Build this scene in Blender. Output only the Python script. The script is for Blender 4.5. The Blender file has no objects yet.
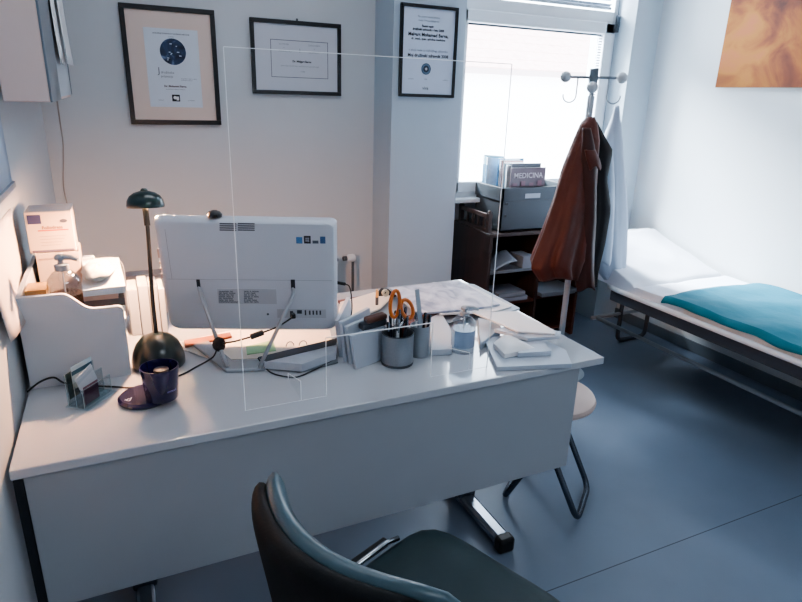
import bpy, bmesh, math, random
from mathutils import Vector, Matrix, noise
random.seed(7)
scn = bpy.context.scene
COL = scn.collection
PI = math.pi

# ------------------------------------------------------------------ camera
F, PITCH, YAW, ROLL = 600.4, 0.32841, 0.44334, 0.03143
CAM = Vector((0, 0, 1.5))
cp, sp, cy, sy = math.cos(PITCH), math.sin(PITCH), math.cos(YAW), math.sin(YAW)
_f = Vector((sy*cp, cy*cp, -sp)); _r = Vector((cy, -sy, 0)); _u = _r.cross(_f)
_r, _u = math.cos(ROLL)*_r + math.sin(ROLL)*_u, -math.sin(ROLL)*_r + math.cos(ROLL)*_u
cam_d = bpy.data.cameras.new('camera'); cam = bpy.data.objects.new('camera', cam_d); COL.objects.link(cam)
cam_d.sensor_fit = 'HORIZONTAL'; cam_d.sensor_width = 36.0; cam_d.lens = F/802*36
cam_d.clip_start = 0.02; cam_d.clip_end = 200
M3 = Matrix((_r, _u, -_f)).transposed()
cam.matrix_world = Matrix.Translation(CAM) @ M3.to_4x4()
scn.camera = cam

def ray(px, py): return _r*((px-401)/F) + _u*(-(py-301)/F) + _f
def onz(px, py, z): d = ray(px, py); return CAM + d*((z-CAM.z)/d.z)
def ony(px, py, y): d = ray(px, py); return CAM + d*((y-CAM.y)/d.y)
def onx(px, py, x): d = ray(px, py); return CAM + d*((x-CAM.x)/d.x)

# ------------------------------------------------------------------ materials
MATS = {}
def s2l(c):
    return tuple(((x/12.92) if x <= .04045 else ((x+.055)/1.055)**2.4) for x in [v/255 for v in c])
def mat(name, rgb, rough=.5, metal=0, spec=.5, var=.05, scale=12, bump=0, bscale=60, coat=0, emit=0, alpha=1, sss=0, sheen=0):
    if name in MATS: return MATS[name]
    m = bpy.data.materials.new(name); m.use_nodes = True; nt = m.node_tree
    b = nt.nodes['Principled BSDF']; c = s2l(rgb)
    b.inputs['Roughness'].default_value = rough; b.inputs['Metallic'].default_value = metal
    b.inputs['Specular IOR Level'].default_value = spec; b.inputs['Coat Weight'].default_value = coat
    b.inputs['Coat Roughness'].default_value = .05
    b.inputs['Sheen Weight'].default_value = sheen
    tc = nt.nodes.new('ShaderNodeTexCoord'); n = nt.nodes.new('ShaderNodeTexNoise')
    n.inputs['Scale'].default_value = scale; n.inputs['Detail'].default_value = 4
    nt.links.new(tc.outputs['Object'], n.inputs['Vector'])
    mx = nt.nodes.new('ShaderNodeMix'); mx.data_type = 'RGBA'
    mx.inputs[6].default_value = (*[max(0, x*(1-var)) for x in c], 1)
    mx.inputs[7].default_value = (*[min(1, x*(1+var)) for x in c], 1)
    nt.links.new(n.outputs['Fac'], mx.inputs[0]); nt.links.new(mx.outputs[2], b.inputs['Base Color'])
    if bump:
        n2 = nt.nodes.new('ShaderNodeTexNoise'); n2.inputs['Scale'].default_value = bscale; n2.inputs['Detail'].default_value = 5
        nt.links.new(tc.outputs['Object'], n2.inputs['Vector'])
        bp = nt.nodes.new('ShaderNodeBump'); bp.inputs['Strength'].default_value = bump; bp.inputs['Distance'].default_value = .01
        nt.links.new(n2.outputs['Fac'], bp.inputs['Height']); nt.links.new(bp.outputs['Normal'], b.inputs['Normal'])
    if emit:
        b.inputs['Emission Color'].default_value = (*c, 1); b.inputs['Emission Strength'].default_value = emit
    MATS[name] = m; return m

def clear(name, tint=(255, 255, 255), refl=.06, rough=.02):
    if name in MATS: return MATS[name]
    m = bpy.data.materials.new(name); m.use_nodes = True; nt = m.node_tree
    nt.nodes.remove(nt.nodes['Principled BSDF']); out = nt.nodes['Material Output']
    t = nt.nodes.new('ShaderNodeBsdfTransparent'); t.inputs['Color'].default_value = (*s2l(tint), 1)
    g = nt.nodes.new('ShaderNodeBsdfGlossy'); g.inputs['Roughness'].default_value = rough
    lw = nt.nodes.new('ShaderNodeLayerWeight'); lw.inputs['Blend'].default_value = .5
    pw = nt.nodes.new('ShaderNodeMath'); pw.operation = 'POWER'; pw.inputs[1].default_value = 4
    ma = nt.nodes.new('ShaderNodeMath'); ma.operation = 'MULTIPLY_ADD'; ma.inputs[1].default_value = .6; ma.inputs[2].default_value = refl*.5
    nt.links.new(lw.outputs['Facing'], pw.inputs[0]); nt.links.new(pw.outputs[0], ma.inputs[0])
    mx = nt.nodes.new('ShaderNodeMixShader')
    nt.links.new(ma.outputs[0], mx.inputs[0]); nt.links.new(t.outputs[0], mx.inputs[1]); nt.links.new(g.outputs[0], mx.inputs[2])
    nt.links.new(mx.outputs[0], out.inputs['Surface'])
    MATS[name] = m; return m

def floor_mat():
    m = mat('floor_vinyl', (110, 124, 142), rough=.42, var=.10, scale=5, bump=.03, bscale=180)
    nt = m.node_tree; b = nt.nodes['Principled BSDF']
    g = nt.nodes.new('ShaderNodeNewGeometry'); s = nt.nodes.new('ShaderNodeSeparateXYZ')
    nt.links.new(g.outputs['Position'], s.inputs[0])
    a = nt.nodes.new('ShaderNodeMath'); a.operation = 'SUBTRACT'; a.inputs[1].default_value = 1.175
    nt.links.new(s.outputs['Y'], a.inputs[0])
    ab = nt.nodes.new('ShaderNodeMath'); ab.operation = 'ABSOLUTE'; nt.links.new(a.outputs[0], ab.inputs[0])
    lt = nt.nodes.new('ShaderNodeMath'); lt.operation = 'LESS_THAN'; lt.inputs[1].default_value = .0018
    nt.links.new(ab.outputs[0], lt.inputs[0])
    old = b.inputs['Base Color'].links[0].from_socket
    mx = nt.nodes.new('ShaderNodeMix'); mx.data_type = 'RGBA'; mx.inputs[7].default_value = (.035, .05, .075, 1)
    nt.links.new(lt.outputs[0], mx.inputs[0]); nt.links.new(old, mx.inputs[6]); nt.links.new(mx.outputs[2], b.inputs['Base Color'])
    return m

def ramp_noise(name, cols, scale, rough=.6, detail=6, dist=1.0, vor=False):
    if name in MATS: return MATS[name]
    m = bpy.data.materials.new(name); m.use_nodes = True; nt = m.node_tree; b = nt.nodes['Principled BSDF']
    b.inputs['Roughness'].default_value = rough
    tc = nt.nodes.new('ShaderNodeTexCoord'); n = nt.nodes.new('ShaderNodeTexNoise')
    mp = nt.nodes.new('ShaderNodeMapping'); nt.links.new(tc.outputs['Object'], mp.inputs[0])
    if isinstance(scale, tuple): mp.inputs['Scale'].default_value = scale; n.inputs['Scale'].default_value = 1
    else: n.inputs['Scale'].default_value = scale
    n.inputs['Detail'].default_value = detail; n.inputs['Distortion'].default_value = dist
    nt.links.new(mp.outputs[0], n.inputs['Vector'])
    r = nt.nodes.new('ShaderNodeValToRGB'); e = r.color_ramp.elements
    for i, (p, c) in enumerate(cols):
        el = e[i] if i < 2 else e.new(p)
        el.position = p; el.color = (*s2l(c), 1)
    nt.links.new(n.outputs['Fac'], r.inputs[0]); nt.links.new(r.outputs[0], b.inputs['Base Color'])
    MATS[name] = m; return m

# ------------------------------------------------------------------ objects
def children(o): return list(o.children)
def tag(o, label=None, cat=None, group=None, kind=None):
    if label: o['label'] = label
    if cat: o['category'] = cat
    if group: o['group'] = group
    if kind: o['kind'] = kind
    return o
def thing(name, loc, label, cat, group=None, rz=0):
    o = bpy.data.objects.new(name, None); COL.objects.link(o); o.location = loc; o.rotation_euler = (0, 0, rz)
    o.empty_display_size = .05
    return tag(o, label, cat, group)
def wloc(o):
    v = Vector((0, 0, 0))
    while o is not None: v = v + Vector(o.location); o = o.parent
    return v

class MB:
    def __init__(s): s.bm = bmesh.new()
    def box(s, a, b):
        x0, y0, z0 = a; x1, y1, z1 = b
        v = [s.bm.verts.new(p) for p in ((x0,y0,z0),(x1,y0,z0),(x1,y1,z0),(x0,y1,z0),(x0,y0,z1),(x1,y0,z1),(x1,y1,z1),(x0,y1,z1))]
        for f in ((0,3,2,1),(4,5,6,7),(0,1,5,4),(1,2,6,5),(2,3,7,6),(3,0,4,7)): s.bm.faces.new([v[i] for i in f])
        return s
    def obox(s, c, size, rot=None):
        n = len(s.bm.verts); h = [x/2 for x in size]
        s.bm.verts.ensure_lookup_table()
        s.box((-h[0],-h[1],-h[2]), (h[0],h[1],h[2])); s.bm.verts.ensure_lookup_table()
        m = (rot or Matrix.Identity(3))
        for v in s.bm.verts[n:]: v.co = m @ v.co + Vector(c)
        return s
    def poly(s, pts):
        s.bm.faces.new([s.bm.verts.new(p) for p in pts]); return s
    def prism(s, pts, d):
        d = Vector(d); a = [s.bm.verts.new(p) for p in pts]; b = [s.bm.verts.new(Vector(p)+d) for p in pts]; n = len(pts)
        s.bm.faces.new(a[::-1]); s.bm.faces.new(b)
        for i in range(n): s.bm.faces.new((a[i], a[(i+1)%n], b[(i+1)%n], b[i]))
        return s
    def tube(s, pts, r, seg=10, cap=True, closed=False):
        P = [Vector(p) for p in pts]; n = len(P); rings = []
        t0 = (P[1]-P[0]).normalized()
        nrm = t0.orthogonal().normalized()
        for i in range(n):
            if closed: t = (P[(i+1)%n]-P[i-1]).normalized()
            elif i == 0: t = t0
            elif i == n-1: t = (P[-1]-P[-2]).normalized()
            else: t = ((P[i+1]-P[i]).normalized()+(P[i]-P[i-1]).normalized()).normalized()
            nrm = (nrm - t*nrm.dot(t)).normalized(); bn = t.cross(nrm)
            rr = r[i] if isinstance(r, (list, tuple)) else r
            rings.append([s.bm.verts.new(P[i] + (nrm*math.cos(2*PI*k/seg)+bn*math.sin(2*PI*k/seg))*rr) for k in range(seg)])
        for i in range(n if closed else n-1):
            a, b = rings[i], rings[(i+1)%n]
            for k in range(seg): s.bm.faces.new((a[k], a[(k+1)%seg], b[(k+1)%seg], b[k]))
        if cap and not closed: s.bm.faces.new(rings[0][::-1]); s.bm.faces.new(rings[-1])
        return s
    def lathe(s, prof, c, seg=28, sx=1, sy_=1, rot=None):
        c = Vector(c); rings = []
        for r, z in prof:
            if r < 1e-6:
                p = Vector((0, 0, z)); p = rot @ p if rot else p
                rings.append([s.bm.verts.new(c+p)])
            else:
                rg = []
                for k in range(seg):
                    p = Vector((r*sx*math.cos(2*PI*k/seg), r*sy_*math.sin(2*PI*k/seg), z)); p = rot @ p if rot else p
                    rg.append(s.bm.verts.new(c+p))
                rings.append(rg)
        for a, b in zip(rings, rings[1:]):
            if len(a) == 1 and len(b) == 1: continue
            if len(a) == 1:
                for k in range(seg): s.bm.faces.new((a[0], b[(k+1)%seg], b[k]))
            elif len(b) == 1:
                for k in range(seg): s.bm.faces.new((a[k], a[(k+1)%seg], b[0]))
            else:
                for k in range(seg): s.bm.faces.new((a[k], a[(k+1)%seg], b[(k+1)%seg], b[k]))
        return s
    def ball(s, c, r, seg=16, sq=1):
        n = 10
        return s.lathe([(max(0, r*math.sin(PI*i/n)) if 0 < i < n else 0, -r*sq*math.cos(PI*i/n)) for i in range(n+1)], c, seg)
    def grid(s, fn, nu, nv, closed_u=False):
        V = [[s.bm.verts.new(fn(i/nu, j/nv)) for j in range(nv+1)] for i in range(nu if closed_u else nu+1)]
        for i in range(nu):
            a, b = V[i], V[(i+1) % len(V)]
            for j in range(nv): s.bm.faces.new((a[j], b[j], b[j+1], a[j+1]))
        return s
    def slab(s, fn, thick, nu, nv):                # a grid with thickness along z
        top = [[s.bm.verts.new(fn(i/nu, j/nv)) for j in range(nv+1)] for i in range(nu+1)]
        bot = [[s.bm.verts.new(Vector(fn(i/nu, j/nv))-Vector((0,0,thick))) for j in range(nv+1)] for i in range(nu+1)]
        for i in range(nu):
            for j in range(nv):
                s.bm.faces.new((top[i][j], top[i+1][j], top[i+1][j+1], top[i][j+1]))
                s.bm.faces.new((bot[i][j], bot[i][j+1], bot[i+1][j+1], bot[i+1][j]))
        for i in range(nu):
            s.bm.faces.new((top[i][0], bot[i][0], bot[i+1][0], top[i+1][0])); s.bm.faces.new((top[i][nv], top[i+1][nv], bot[i+1][nv], bot[i][nv]))
        for j in range(nv):
            s.bm.faces.new((top[0][j], top[0][j+1], bot[0][j+1], bot[0][j])); s.bm.faces.new((top[nu][j], bot[nu][j], bot[nu][j+1], top[nu][j+1]))
        return s
    def tf(s, m):
        bmesh.ops.transform(s.bm, matrix=m, verts=s.bm.verts); return s
    def text(s, body, size, m, align='CENTER', bold=0, extrude=0):
        cu = bpy.data.curves.new('t', 'FONT'); cu.body = body; cu.size = size; cu.align_x = align; cu.offset = bold; cu.extrude = extrude
        cu.resolution_u = 2
        o = bpy.data.objects.new('t', cu); COL.objects.link(o)
        dg = bpy.context.evaluated_depsgraph_get(); dg.update()
        me = bpy.data.meshes.new_from_object(o.evaluated_get(dg)); 
        me.transform(m); s.bm.from_mesh(me)
        bpy.data.objects.remove(o); bpy.data.curves.remove(cu); bpy.data.meshes.remove(me)
        return s
    def build(s, name, m, parent=None, smooth=False, bevel=0, local=False, sub=0, label=None, solid=0, seg=2):
        if parent is not None and not local:
            w = wloc(parent); bmesh.ops.translate(s.bm, verts=s.bm.verts, vec=-w)
        bmesh.ops.recalc_face_normals(s.bm, faces=s.bm.faces)
        me = bpy.data.meshes.new(name); s.bm.to_mesh(me); s.bm.free()
        if smooth:
            for p in me.polygons: p.use_smooth = True
            if smooth != True: me.set_sharp_from_angle(angle=smooth)
        me.materials.append(m)
        o = bpy.data.objects.new(name, me); COL.objects.link(o); o.parent = parent
        if solid:
            md = o.modifiers.new('solid', 'SOLIDIFY'); md.thickness = solid; md.offset = 0
        if bevel:
            md = o.modifiers.new('bevel', 'BEVEL'); md.width = bevel; md.segments = seg; md.limit_method = 'ANGLE'; md.angle_limit = .6
        if sub:
            md = o.modifiers.new('sub', 'SUBSURF'); md.levels = md.render_levels = sub
        if label: o['label'] = label
        return o

AU = .6   # smooth-by-angle
def base(o):                       # origin of a single-mesh thing at its base
    c = [v.co for v in o.data.vertices]
    p = Vector(((min(v.x for v in c)+max(v.x for v in c))/2, (min(v.y for v in c)+max(v.y for v in c))/2, min(v.z for v in c)))
    o.data.transform(Matrix.Translation(-p)); o.location = p
    return o
def solo(mb, name, m, label, cat, group=None, **k):
    return tag(base(mb.build(name, m, **k)), label, cat, group)
def struct(name, mb, m, parent=None, **k):
    o = mb.build(name, m, parent, **k)
    if parent is None: o['kind'] = 'structure'
    return o
def copy_tree(o, parent=None):
    c = o.copy(); COL.objects.link(c); c.parent = parent
    for ch in children(o): copy_tree(ch, c)
    return c
def arc(pts, r=.03, n=5):          # polyline with rounded corners
    P = [Vector(p) for p in pts]; out = [P[0]]
    for a, b, c in zip(P, P[1:], P[2:]):
        d1 = (a-b); d2 = (c-b); k = min(r, d1.length*.45, d2.length*.45)
        p, q = b+d1.normalized()*k, b+d2.normalized()*k
        for i in range(n+1):
            t = i/n; out.append(p*(1-t)**2 + b*2*t*(1-t) + q*t*t)
    return out + [P[-1]]
def spline(pts, n=8):
    P = [Vector(p) for p in pts]; P = [P[0]*2-P[1]] + P + [P[-1]*2-P[-2]]; out = []
    for i in range(1, len(P)-2):
        a, b, c, d = P[i-1:i+3]
        for k in range(n):
            t = k/n; out.append(.5*((2*b)+(c-a)*t+(2*a-5*b+4*c-d)*t*t+(3*b-a-3*c+d)*t**3))
    return out + [P[-2]]
def pillow(w, h, t, p=6, n=5, ns=12, na=48, bend=None):   # closed cushion with a superellipse outline
    m = MB()
    def f(side):
        def g(a, b):
            ang = 2*PI*a; c_, s_ = math.cos(ang), math.sin(ang)
            r = (abs(c_)**n+abs(s_)**n)**(-1/n)
            q = 1-(1-b)**1.6
            th = t/2*max(0, 1-q**p)**.5*side
            v = (q*r*c_*w/2, q*r*s_*h/2, th)
            return bend(*v) if bend else v
        return g
    m.grid(f(1), na, ns, closed_u=True); m.grid(f(-1), na, ns, closed_u=True)
    bmesh.ops.remove_doubles(m.bm, verts=m.bm.verts, dist=1e-5)
    return m
def wallmat(x, y, z):   # text matrix facing -y (towards camera)
    return Matrix.Translation((x, y, z)) @ Matrix.Rotation(PI/2, 4, 'X')

# ------------------------------------------------------------------ palette
white_wall = mat('painted_wall', (205, 209, 214), rough=.75, var=.015, bump=.02, bscale=150)
right_wall_m = mat('painted_wall_right', (212, 218, 222), rough=.7, var=.015, bump=.02, bscale=150)
ceil_m = mat('ceiling_paint', (225, 226, 228), rough=.8)
lam = mat('white_laminate', (190, 194, 200), rough=.14, var=.01, coat=.6)
panel_m = mat('panel_laminate', (160, 165, 171), rough=.42, var=.02)
edge_dark = mat('dark_edge', (70, 76, 84), rough=.5)
pvc = mat('window_pvc', (228, 233, 238), rough=.3, var=.01)
chrome = mat('chrome', (190, 195, 200), rough=.14, metal=1, var=.03)
silver = mat('silver_plastic', (176, 180, 186), rough=.3, metal=.3)
blackp = mat('black_plastic', (16, 17, 19), rough=.4)
black_frame = mat('black_frame', (18, 22, 28), rough=.35)
paper = mat('white_paper', (232, 233, 236), rough=.7, var=.02)
paper_c = mat('cool_paper', (186, 194, 206), rough=.6, var=.03)
cream = mat('cream_paper', (226, 206, 196), rough=.7, var=.02)
ink = mat('black_ink', (30, 32, 38), rough=.7)
ink_grey = mat('grey_ink', (105, 108, 118), rough=.7)
white_plastic = mat('white_plastic', (226, 229, 233), rough=.32, var=.01)
grey_plastic = mat('grey_plastic', (105, 115, 124), rough=.5)
acrylic = clear('clear_acrylic')
pglass = clear('window_glass', refl=.05)
acr_edge = mat('acrylic_edge_glow', (240, 244, 248), rough=.25, emit=.12)  # slight emission stands in for the light caught in the acrylic edges

# ------------------------------------------------------------------ room
XL, XR, YB, YC, YF, ZC = -.285, 3.24, 3.36, 3.11, -2.2, 2.8
struct('floor', MB().box((XL-.2, YF-.2, -.1), (XR+.2, YB+.3, 0)), floor_mat())
struct('ceiling', MB().box((XL-.2, YF-.2, ZC), (XR+.2, YB+.3, ZC+.1)), ceil_m)
struct('wall_left', MB().box((XL-.12, YF-.12, 0), (XL, YB+.14, ZC)), white_wall)
struct('wall_right', MB().box((XR, YF-.12, 0), (XR+.12, YB+.3, ZC)), right_wall_m)
struct('wall_front', MB().box((XL, YF-.12, 0), (XR, YF, ZC)), white_wall)
struct('wall_back', MB().box((XL, YB, 0), (1.39, YB+.14, ZC)), white_wall)
struct('trim_1', MB().box((1.385, YC, 0), (1.815, YB+.14, ZC)), mat('pillar_paint_cooled', (182, 197, 210), rough=.75, var=.015, bump=.02, bscale=150))['label'] = 'white wall pillar left of the window'  # wall paint tinted cool: daylight tone put in against the lamp's warmth
WX0, WX1, WY = 1.815, 3.03, 3.27
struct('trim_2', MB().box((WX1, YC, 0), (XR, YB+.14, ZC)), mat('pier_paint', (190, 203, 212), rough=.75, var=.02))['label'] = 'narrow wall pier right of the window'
struct('wall_window_side', MB().box((WX0, 3.41, 0), (WX1, YB+.14, .90)), white_wall)
struct('trim_3', MB().box((WX0, WY-.07, .885), (WX1, 3.41, .912)), pvc, bevel=.005)['label'] = 'white window sill'
struct('baseboard_right', MB().box((XR-.012, YF, 0), (XR, YC, .07)), grey_plastic)

# window: frame, transom, sashes, glass, blind
win = bpy.data.objects.new('window_1', None); COL.objects.link(win); win.location = (2.42, WY, .9); win['kind'] = 'structure'
fr = MB()
ft, fd = WY, WY+.08
fr.box((WX0, ft, .91), (WX1, fd, .965)); fr.box((WX0, ft, .91), (WX0+.05, fd, ZC-.02)); fr.box((WX1-.03, ft, .91), (WX1, fd, ZC-.02)); fr.box((WX0, ft, ZC-.08), (WX1, fd, ZC-.02))
fr.box((WX0, ft+.005, 1.965), (WX1, fd, 2.05))
fr.build('window_frame', pvc, win, bevel=.006)
sa = MB(); sx0, sx1 = WX0+.03, WX1-.025
sa.box((sx0, ft-.015, .94), (sx1, fd-.02, 1.01)); sa.box((sx0, ft-.015, .94), (sx0+.075, fd-.02, 1.985)); sa.box((sx1-.075, ft-.015, .94), (sx1, fd-.02, 1.985)); sa.box((sx0, ft-.015, 1.915), (sx1, fd-.02, 1.985))
sa.build('window_sash', pvc, win, bevel=.008)
MB().box((sx0+.07, ft+.03, 1.0), (sx1-.07, ft+.036, 1.92)).build('pane', pglass, win)
MB().box((WX0+.04, ft+.04, 2.04), (WX1-.02, ft+.046, ZC-.07)).build('upper_pane', pglass, win)
MB().box((sx0+.07, ft+.02, 1.905), (sx1-.07, ft+.03, 1.917)).build('glazing_seal', edge_dark, win)
h = MB(); h.box((WX1-.022, ft-.03, 1.93), (WX1-.004, ft-.012, 2.03)); h.box((WX1-.018, ft-.034, 1.96), (WX1-.006, ft-.028, 1.99)); h.build('hinge', mat('hinge_metal', (110, 116, 124), rough=.4, metal=.6), win)
bl = MB()
for i in range(16):
    z = 2.085+i*.033; c = Vector(((WX0+WX1)/2+.02, ft+.008, z))
    bl.obox(c, (WX1-WX0-.16, .026, .0015), Matrix.Rotation(-.55, 3, 'X'))
bl.box((WX0+.09, ft, 2.06), (WX1-.06, ft+.02, 2.075))
bl.build('blind_slats', mat('blind_slat', (168, 178, 190), rough=.4), win)
# beaded cord and lifted slat edge hanging along the right side of the lower pane
bd = MB()
for i in range(40):
    bd.obox((sx1-.112, ft-.02, 1.9-i*.016), (.022, .012, .007))
bd.tube([(sx1-.123, ft-.02, 1.9), (sx1-.123, ft-.02, 1.26)], .0012, 5)
bd.tube([(sx1-.135, ft-.02, 1.9), (sx1-.135, ft-.02, 1.1)], .002, 5)
bd.build('blind_cord', mat('cord_plastic', (150, 160, 172), rough=.4), win, smooth=True)

# outside: neighbour house with a tiled roof across the street
nb = thing('neighbour_house', (4.5, 11, -3), 'pale house with reddish tiled roof seen through the window', 'building')
m = MB(); m.box((-2, 11, -4), (14, 15, 2.05)); m.build('facade', mat('pale_facade', (250, 250, 250), rough=.9), nb)
m = MB()
for i in range(9):
    y0, z0 = 10.55+i*.42, 2.05+i*.2
    m.prism([(-2.4, y0, z0), (14.4, y0, z0), (14.4, y0+.44, z0+.2), (-2.4, y0+.44, z0+.2)], (0, 0, .035))
m.build('roof', mat('roof_tile', (212, 184, 180), rough=.9, var=.25, scale=7), nb)
m = MB(); m.box((-2.4, 10.45, 1.96), (14.4, 10.6, 2.06)); m.build('gutter', mat('gutter_metal', (176, 160, 160), rough=.6), nb)
m = MB(); m.box((5.45, 10.97, -1), (6.5, 11.02, .9)); m.build('window', mat('house_window', (232, 236, 240), rough=.4), nb)

# ------------------------------------------------------------------ desk
DZ = .74
DX0, DX1, DY0, DY1 = -.272, 1.334, 1.297, 2.196
desk = thing('office_desk', (.53, 1.75, 0), 'long glossy white desk with a tall modesty panel on steel feet', 'desk')
MB().box((DX0, DY0, DZ-.024), (DX1, DY1, DZ)).build('desktop', lam, desk, bevel=.003)
MB().box((-.252, 1.312, .352), (1.252, 1.332, DZ-.026)).build('modesty_panel', panel_m, desk, bevel=.002)
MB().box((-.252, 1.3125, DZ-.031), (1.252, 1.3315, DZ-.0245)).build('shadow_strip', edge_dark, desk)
for fx in (1.09, -.06):
    lg = MB().box((fx-.035, 1.64, .04), (fx+.035, 1.72, DZ-.03)).build('leg', mat('leg_steel', (66, 72, 82), rough=.4, metal=.4), desk, bevel=.008)
    MB().box((fx-.028, 1.385, .012), (fx+.028, 2.13, .055)).build('foot', mat('foot_steel', (150, 158, 168), rough=.25, metal=.7), desk, bevel=.012)
    for y in (1.39, 2.125):
        MB().box((fx-.031, y-.022, 0), (fx+.031, y+.022, .058)).build('end_cap', blackp, desk, bevel=.01)
MB().box((-.272, 1.3125, .0), (-.2535, 1.3315, DZ-.025)).build('side_upright', mat('upright_dark', (26, 30, 36), rough=.6), desk, bevel=.002)
MB().box((-.06, 1.66, .66), (1.09, 1.70, .70)).build('crossbar', mat('leg_steel', (96, 104, 116)), desk, bevel=.004)

# ------------------------------------------------------------------ clear protective screen
PY = 1.372
x0, x1 = .228, .943
ox0, ox1, oz = .441, .752, .907
zt = 1.586
scr = thing('acrylic_screen', ((x0+x1)/2, PY, DZ), 'clear acrylic sneeze guard with a pass-through opening standing on the desk', 'screen')
out = [(x0, DZ), (ox0, DZ), (ox0, oz), (ox1, oz), (ox1, DZ), (x1, DZ), (x1, zt), (x0, zt)]
MB().poly([(x, PY, z) for x, z in out]).build('sheet', acrylic, scr)
e = MB()
w = .0016
def strip(a, b, ww=w):
    e.tube([(a[0], PY, a[1]), (b[0], PY, b[1])], ww, 4)
for a, b in zip(out, out[1:]+out[:1]):
    strip(a, b, .0006 if a[1] == DZ and b[1] == DZ else (.0016 if b[1] == oz and a[1] == oz else .0012))
e.build('polished_edge', acr_edge, scr)
for fx in (.372, .88):
    MB().poly([(fx, PY+.002, DZ+.001), (fx, PY+.13, DZ+.001), (fx, PY+.13, DZ+.02), (fx, PY+.002, DZ+.055)]).build('support_foot', acrylic, scr)
    e = MB(); e.tube([(fx, PY+.002, DZ+.055), (fx, PY+.13, DZ+.02), (fx, PY+.13, DZ+.002)], .0012, 4); e.tube([(fx, PY, DZ+.002), (fx, PY, DZ+.055)], .0009, 4)
    e.build('foot_edge', acr_edge, scr)

# ------------------------------------------------------------------ computer seen from behind
MTH, MTI, MW, MH = .371, .1304, .51, .356
MO = Vector((.0876, 1.820, .8065))
mu = Vector((math.cos(MTH), -math.sin(MTH), 0)); nb_ = Vector((-math.sin(MTH), -math.cos(MTH), 0))
mw = math.cos(MTI)*Vector((0, 0, 1)) + math.sin(MTI)*nb_; md_ = mw.cross(mu)
MM = Matrix.Translation(MO) @ Matrix((mu, md_, mw)).transposed().to_4x4()
def mloc(px, py):                                # point of the back shell (u, w)
    d = ray(px, py); k = (MO-CAM).dot(md_)/d.dot(md_); p = CAM+d*k-MO; return p.dot(mu), p.dot(mw)
def mpt(px, py, d=0): u, w_ = mloc(px, py); return MM @ Vector((u, d, w_))
pc = thing('all_in_one_computer', (.34, 1.70, DZ), 'white all-in-one computer seen from behind on two slanted silver legs', 'computer')
def rr(xa, xb, za, zb, r, n=6):
    o = []
    for cx_, cz_, a0, q in ((xb-r, zb-r*.5, 0, .5), (xa+r, zb-r*.5, 90, .5), (xa+r, za+r, 180, 1), (xb-r, za+r, 270, 1)):
        for k in range(n+1):
            t = math.radians(a0+90*k/n); o.append((cx_+r*math.cos(t), cz_+r*q*math.sin(t)))
    return o
m = MB(); rings = []
for dy, ins, r in ((0, .020, .03), (.003, .012, .03), (.016, .003, .03), (.028, 0, .026), (.036, 0, .022), (.040, .002, .02)):
    rings.append([m.bm.verts.new((x, dy, z)) for x, z in rr(ins, MW-ins*.7, ins*.7, MH-ins*.5, r)])
for a, b in zip(rings, rings[1:]):
    for k in range(len(a)): m.bm.faces.new((a[k], a[(k+1)%len(a)], b[(k+1)%len(a)], b[k]))
m.bm.faces.new(rings[0][::-1]); m.bm.faces.new(rings[-1])
shell_m = mat('monitor_shell', (208, 213, 222), rough=.35, var=.01)
m.tf(MM).build('back_shell', shell_m, pc, smooth=AU)
def mquad(mb, a, b, d=.0008):
    p, q = mloc(*a), mloc(*b); mb.box((min(p[0], q[0]), -d, min(p[1], q[1])), (max(p[0], q[0]), .002, max(p[1], q[1])))
def mb1(a, b, d=.0008): q = MB(); mquad(q, a, b, d); return q.tf(MM)
seam_m = mat('seam_grey', (160, 165, 175))
zs_ = mloc(250, 280)[1]
MB().box((.02, -.0005, zs_), (MW-.014, .001, zs_+.0012)).tf(MM).build('shell_seam', seam_m, pc)
MB().box((.034, -.0005, zs_), (.0352, .001, MH-.03)).tf(MM).build('shell_seam', seam_m, pc)
v = MB()
for i in range(4):
    for j in range(2): mquad(v, (219.5+18.2*j, 223+i*2.1), (236.5+18.2*j, 224.5+i*2.1))
v.tf(MM).build('vent', mat('vent_dark', (84, 88, 98)), pc)
mb1((217, 288.5), (277, 304)).build('rating_label', mat('label_grey', (186, 190, 197)), pc, label='grey printed rating label')
t = MB()
for i in range(7):
    for px_, words in ((219, ['nnnmm nn', 'nn nnn nnnn', 'nnnn nn nn', 'nnnn nnn n', 'nn nnnnnn', 'nnn nn nnn', 'mmmmmmmm']), (244, ['nnn n nnnn', 'n nn nnn', 'nn n nn n', 'nnnn n nnn', 'nn nnn', 'n nnn nnn', 'nnn nn nnn'])):
        u_, w_ = mloc(px_, 292+i*1.75); t.text(words[i], .0095, Matrix.Translation((u_, -.0012, w_)) @ Matrix.Rotation(PI/2, 4, 'X'), 'LEFT', .0002)
t.tf(MM).build('label_print', mat('label_ink', (70, 74, 84)), pc)
for a, b, c in (((296, 237), (302.5, 243.5), (64, 118, 168)), ((312.5, 240.5), (318.5, 243.5), (90, 100, 112)), ((320, 236.5), (325.5, 243.5), (66, 104, 150))):
    mb1(a, b).build('sticker', mat('sticker_%d' % c[0], c), pc, label='small blue sticker' if c[0] < 80 else 'small grey sticker')
st = mb1((303.8, 235.8), (310.8, 243.5)).build('sticker', mat('sticker_black', (14, 18, 30)), pc, label='small black sticker with four pale panes')
q = MB()
for (a, b) in (((305.4, 237.6), (307, 239.4)), ((307.3, 237.5), (309.2, 239.4)), ((305.4, 239.8), (307, 241.5)), ((307.3, 239.8), (309.2, 241.7))): mquad(q, a, b, .0014)
q.tf(MM).build('pane_emblem', mat('emblem_pale', (150, 156, 168)), st)
mb1((277, 309), (326, 318), .0004).build('port_panel', mat('port_panel', (188, 192, 199)), pc)
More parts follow.
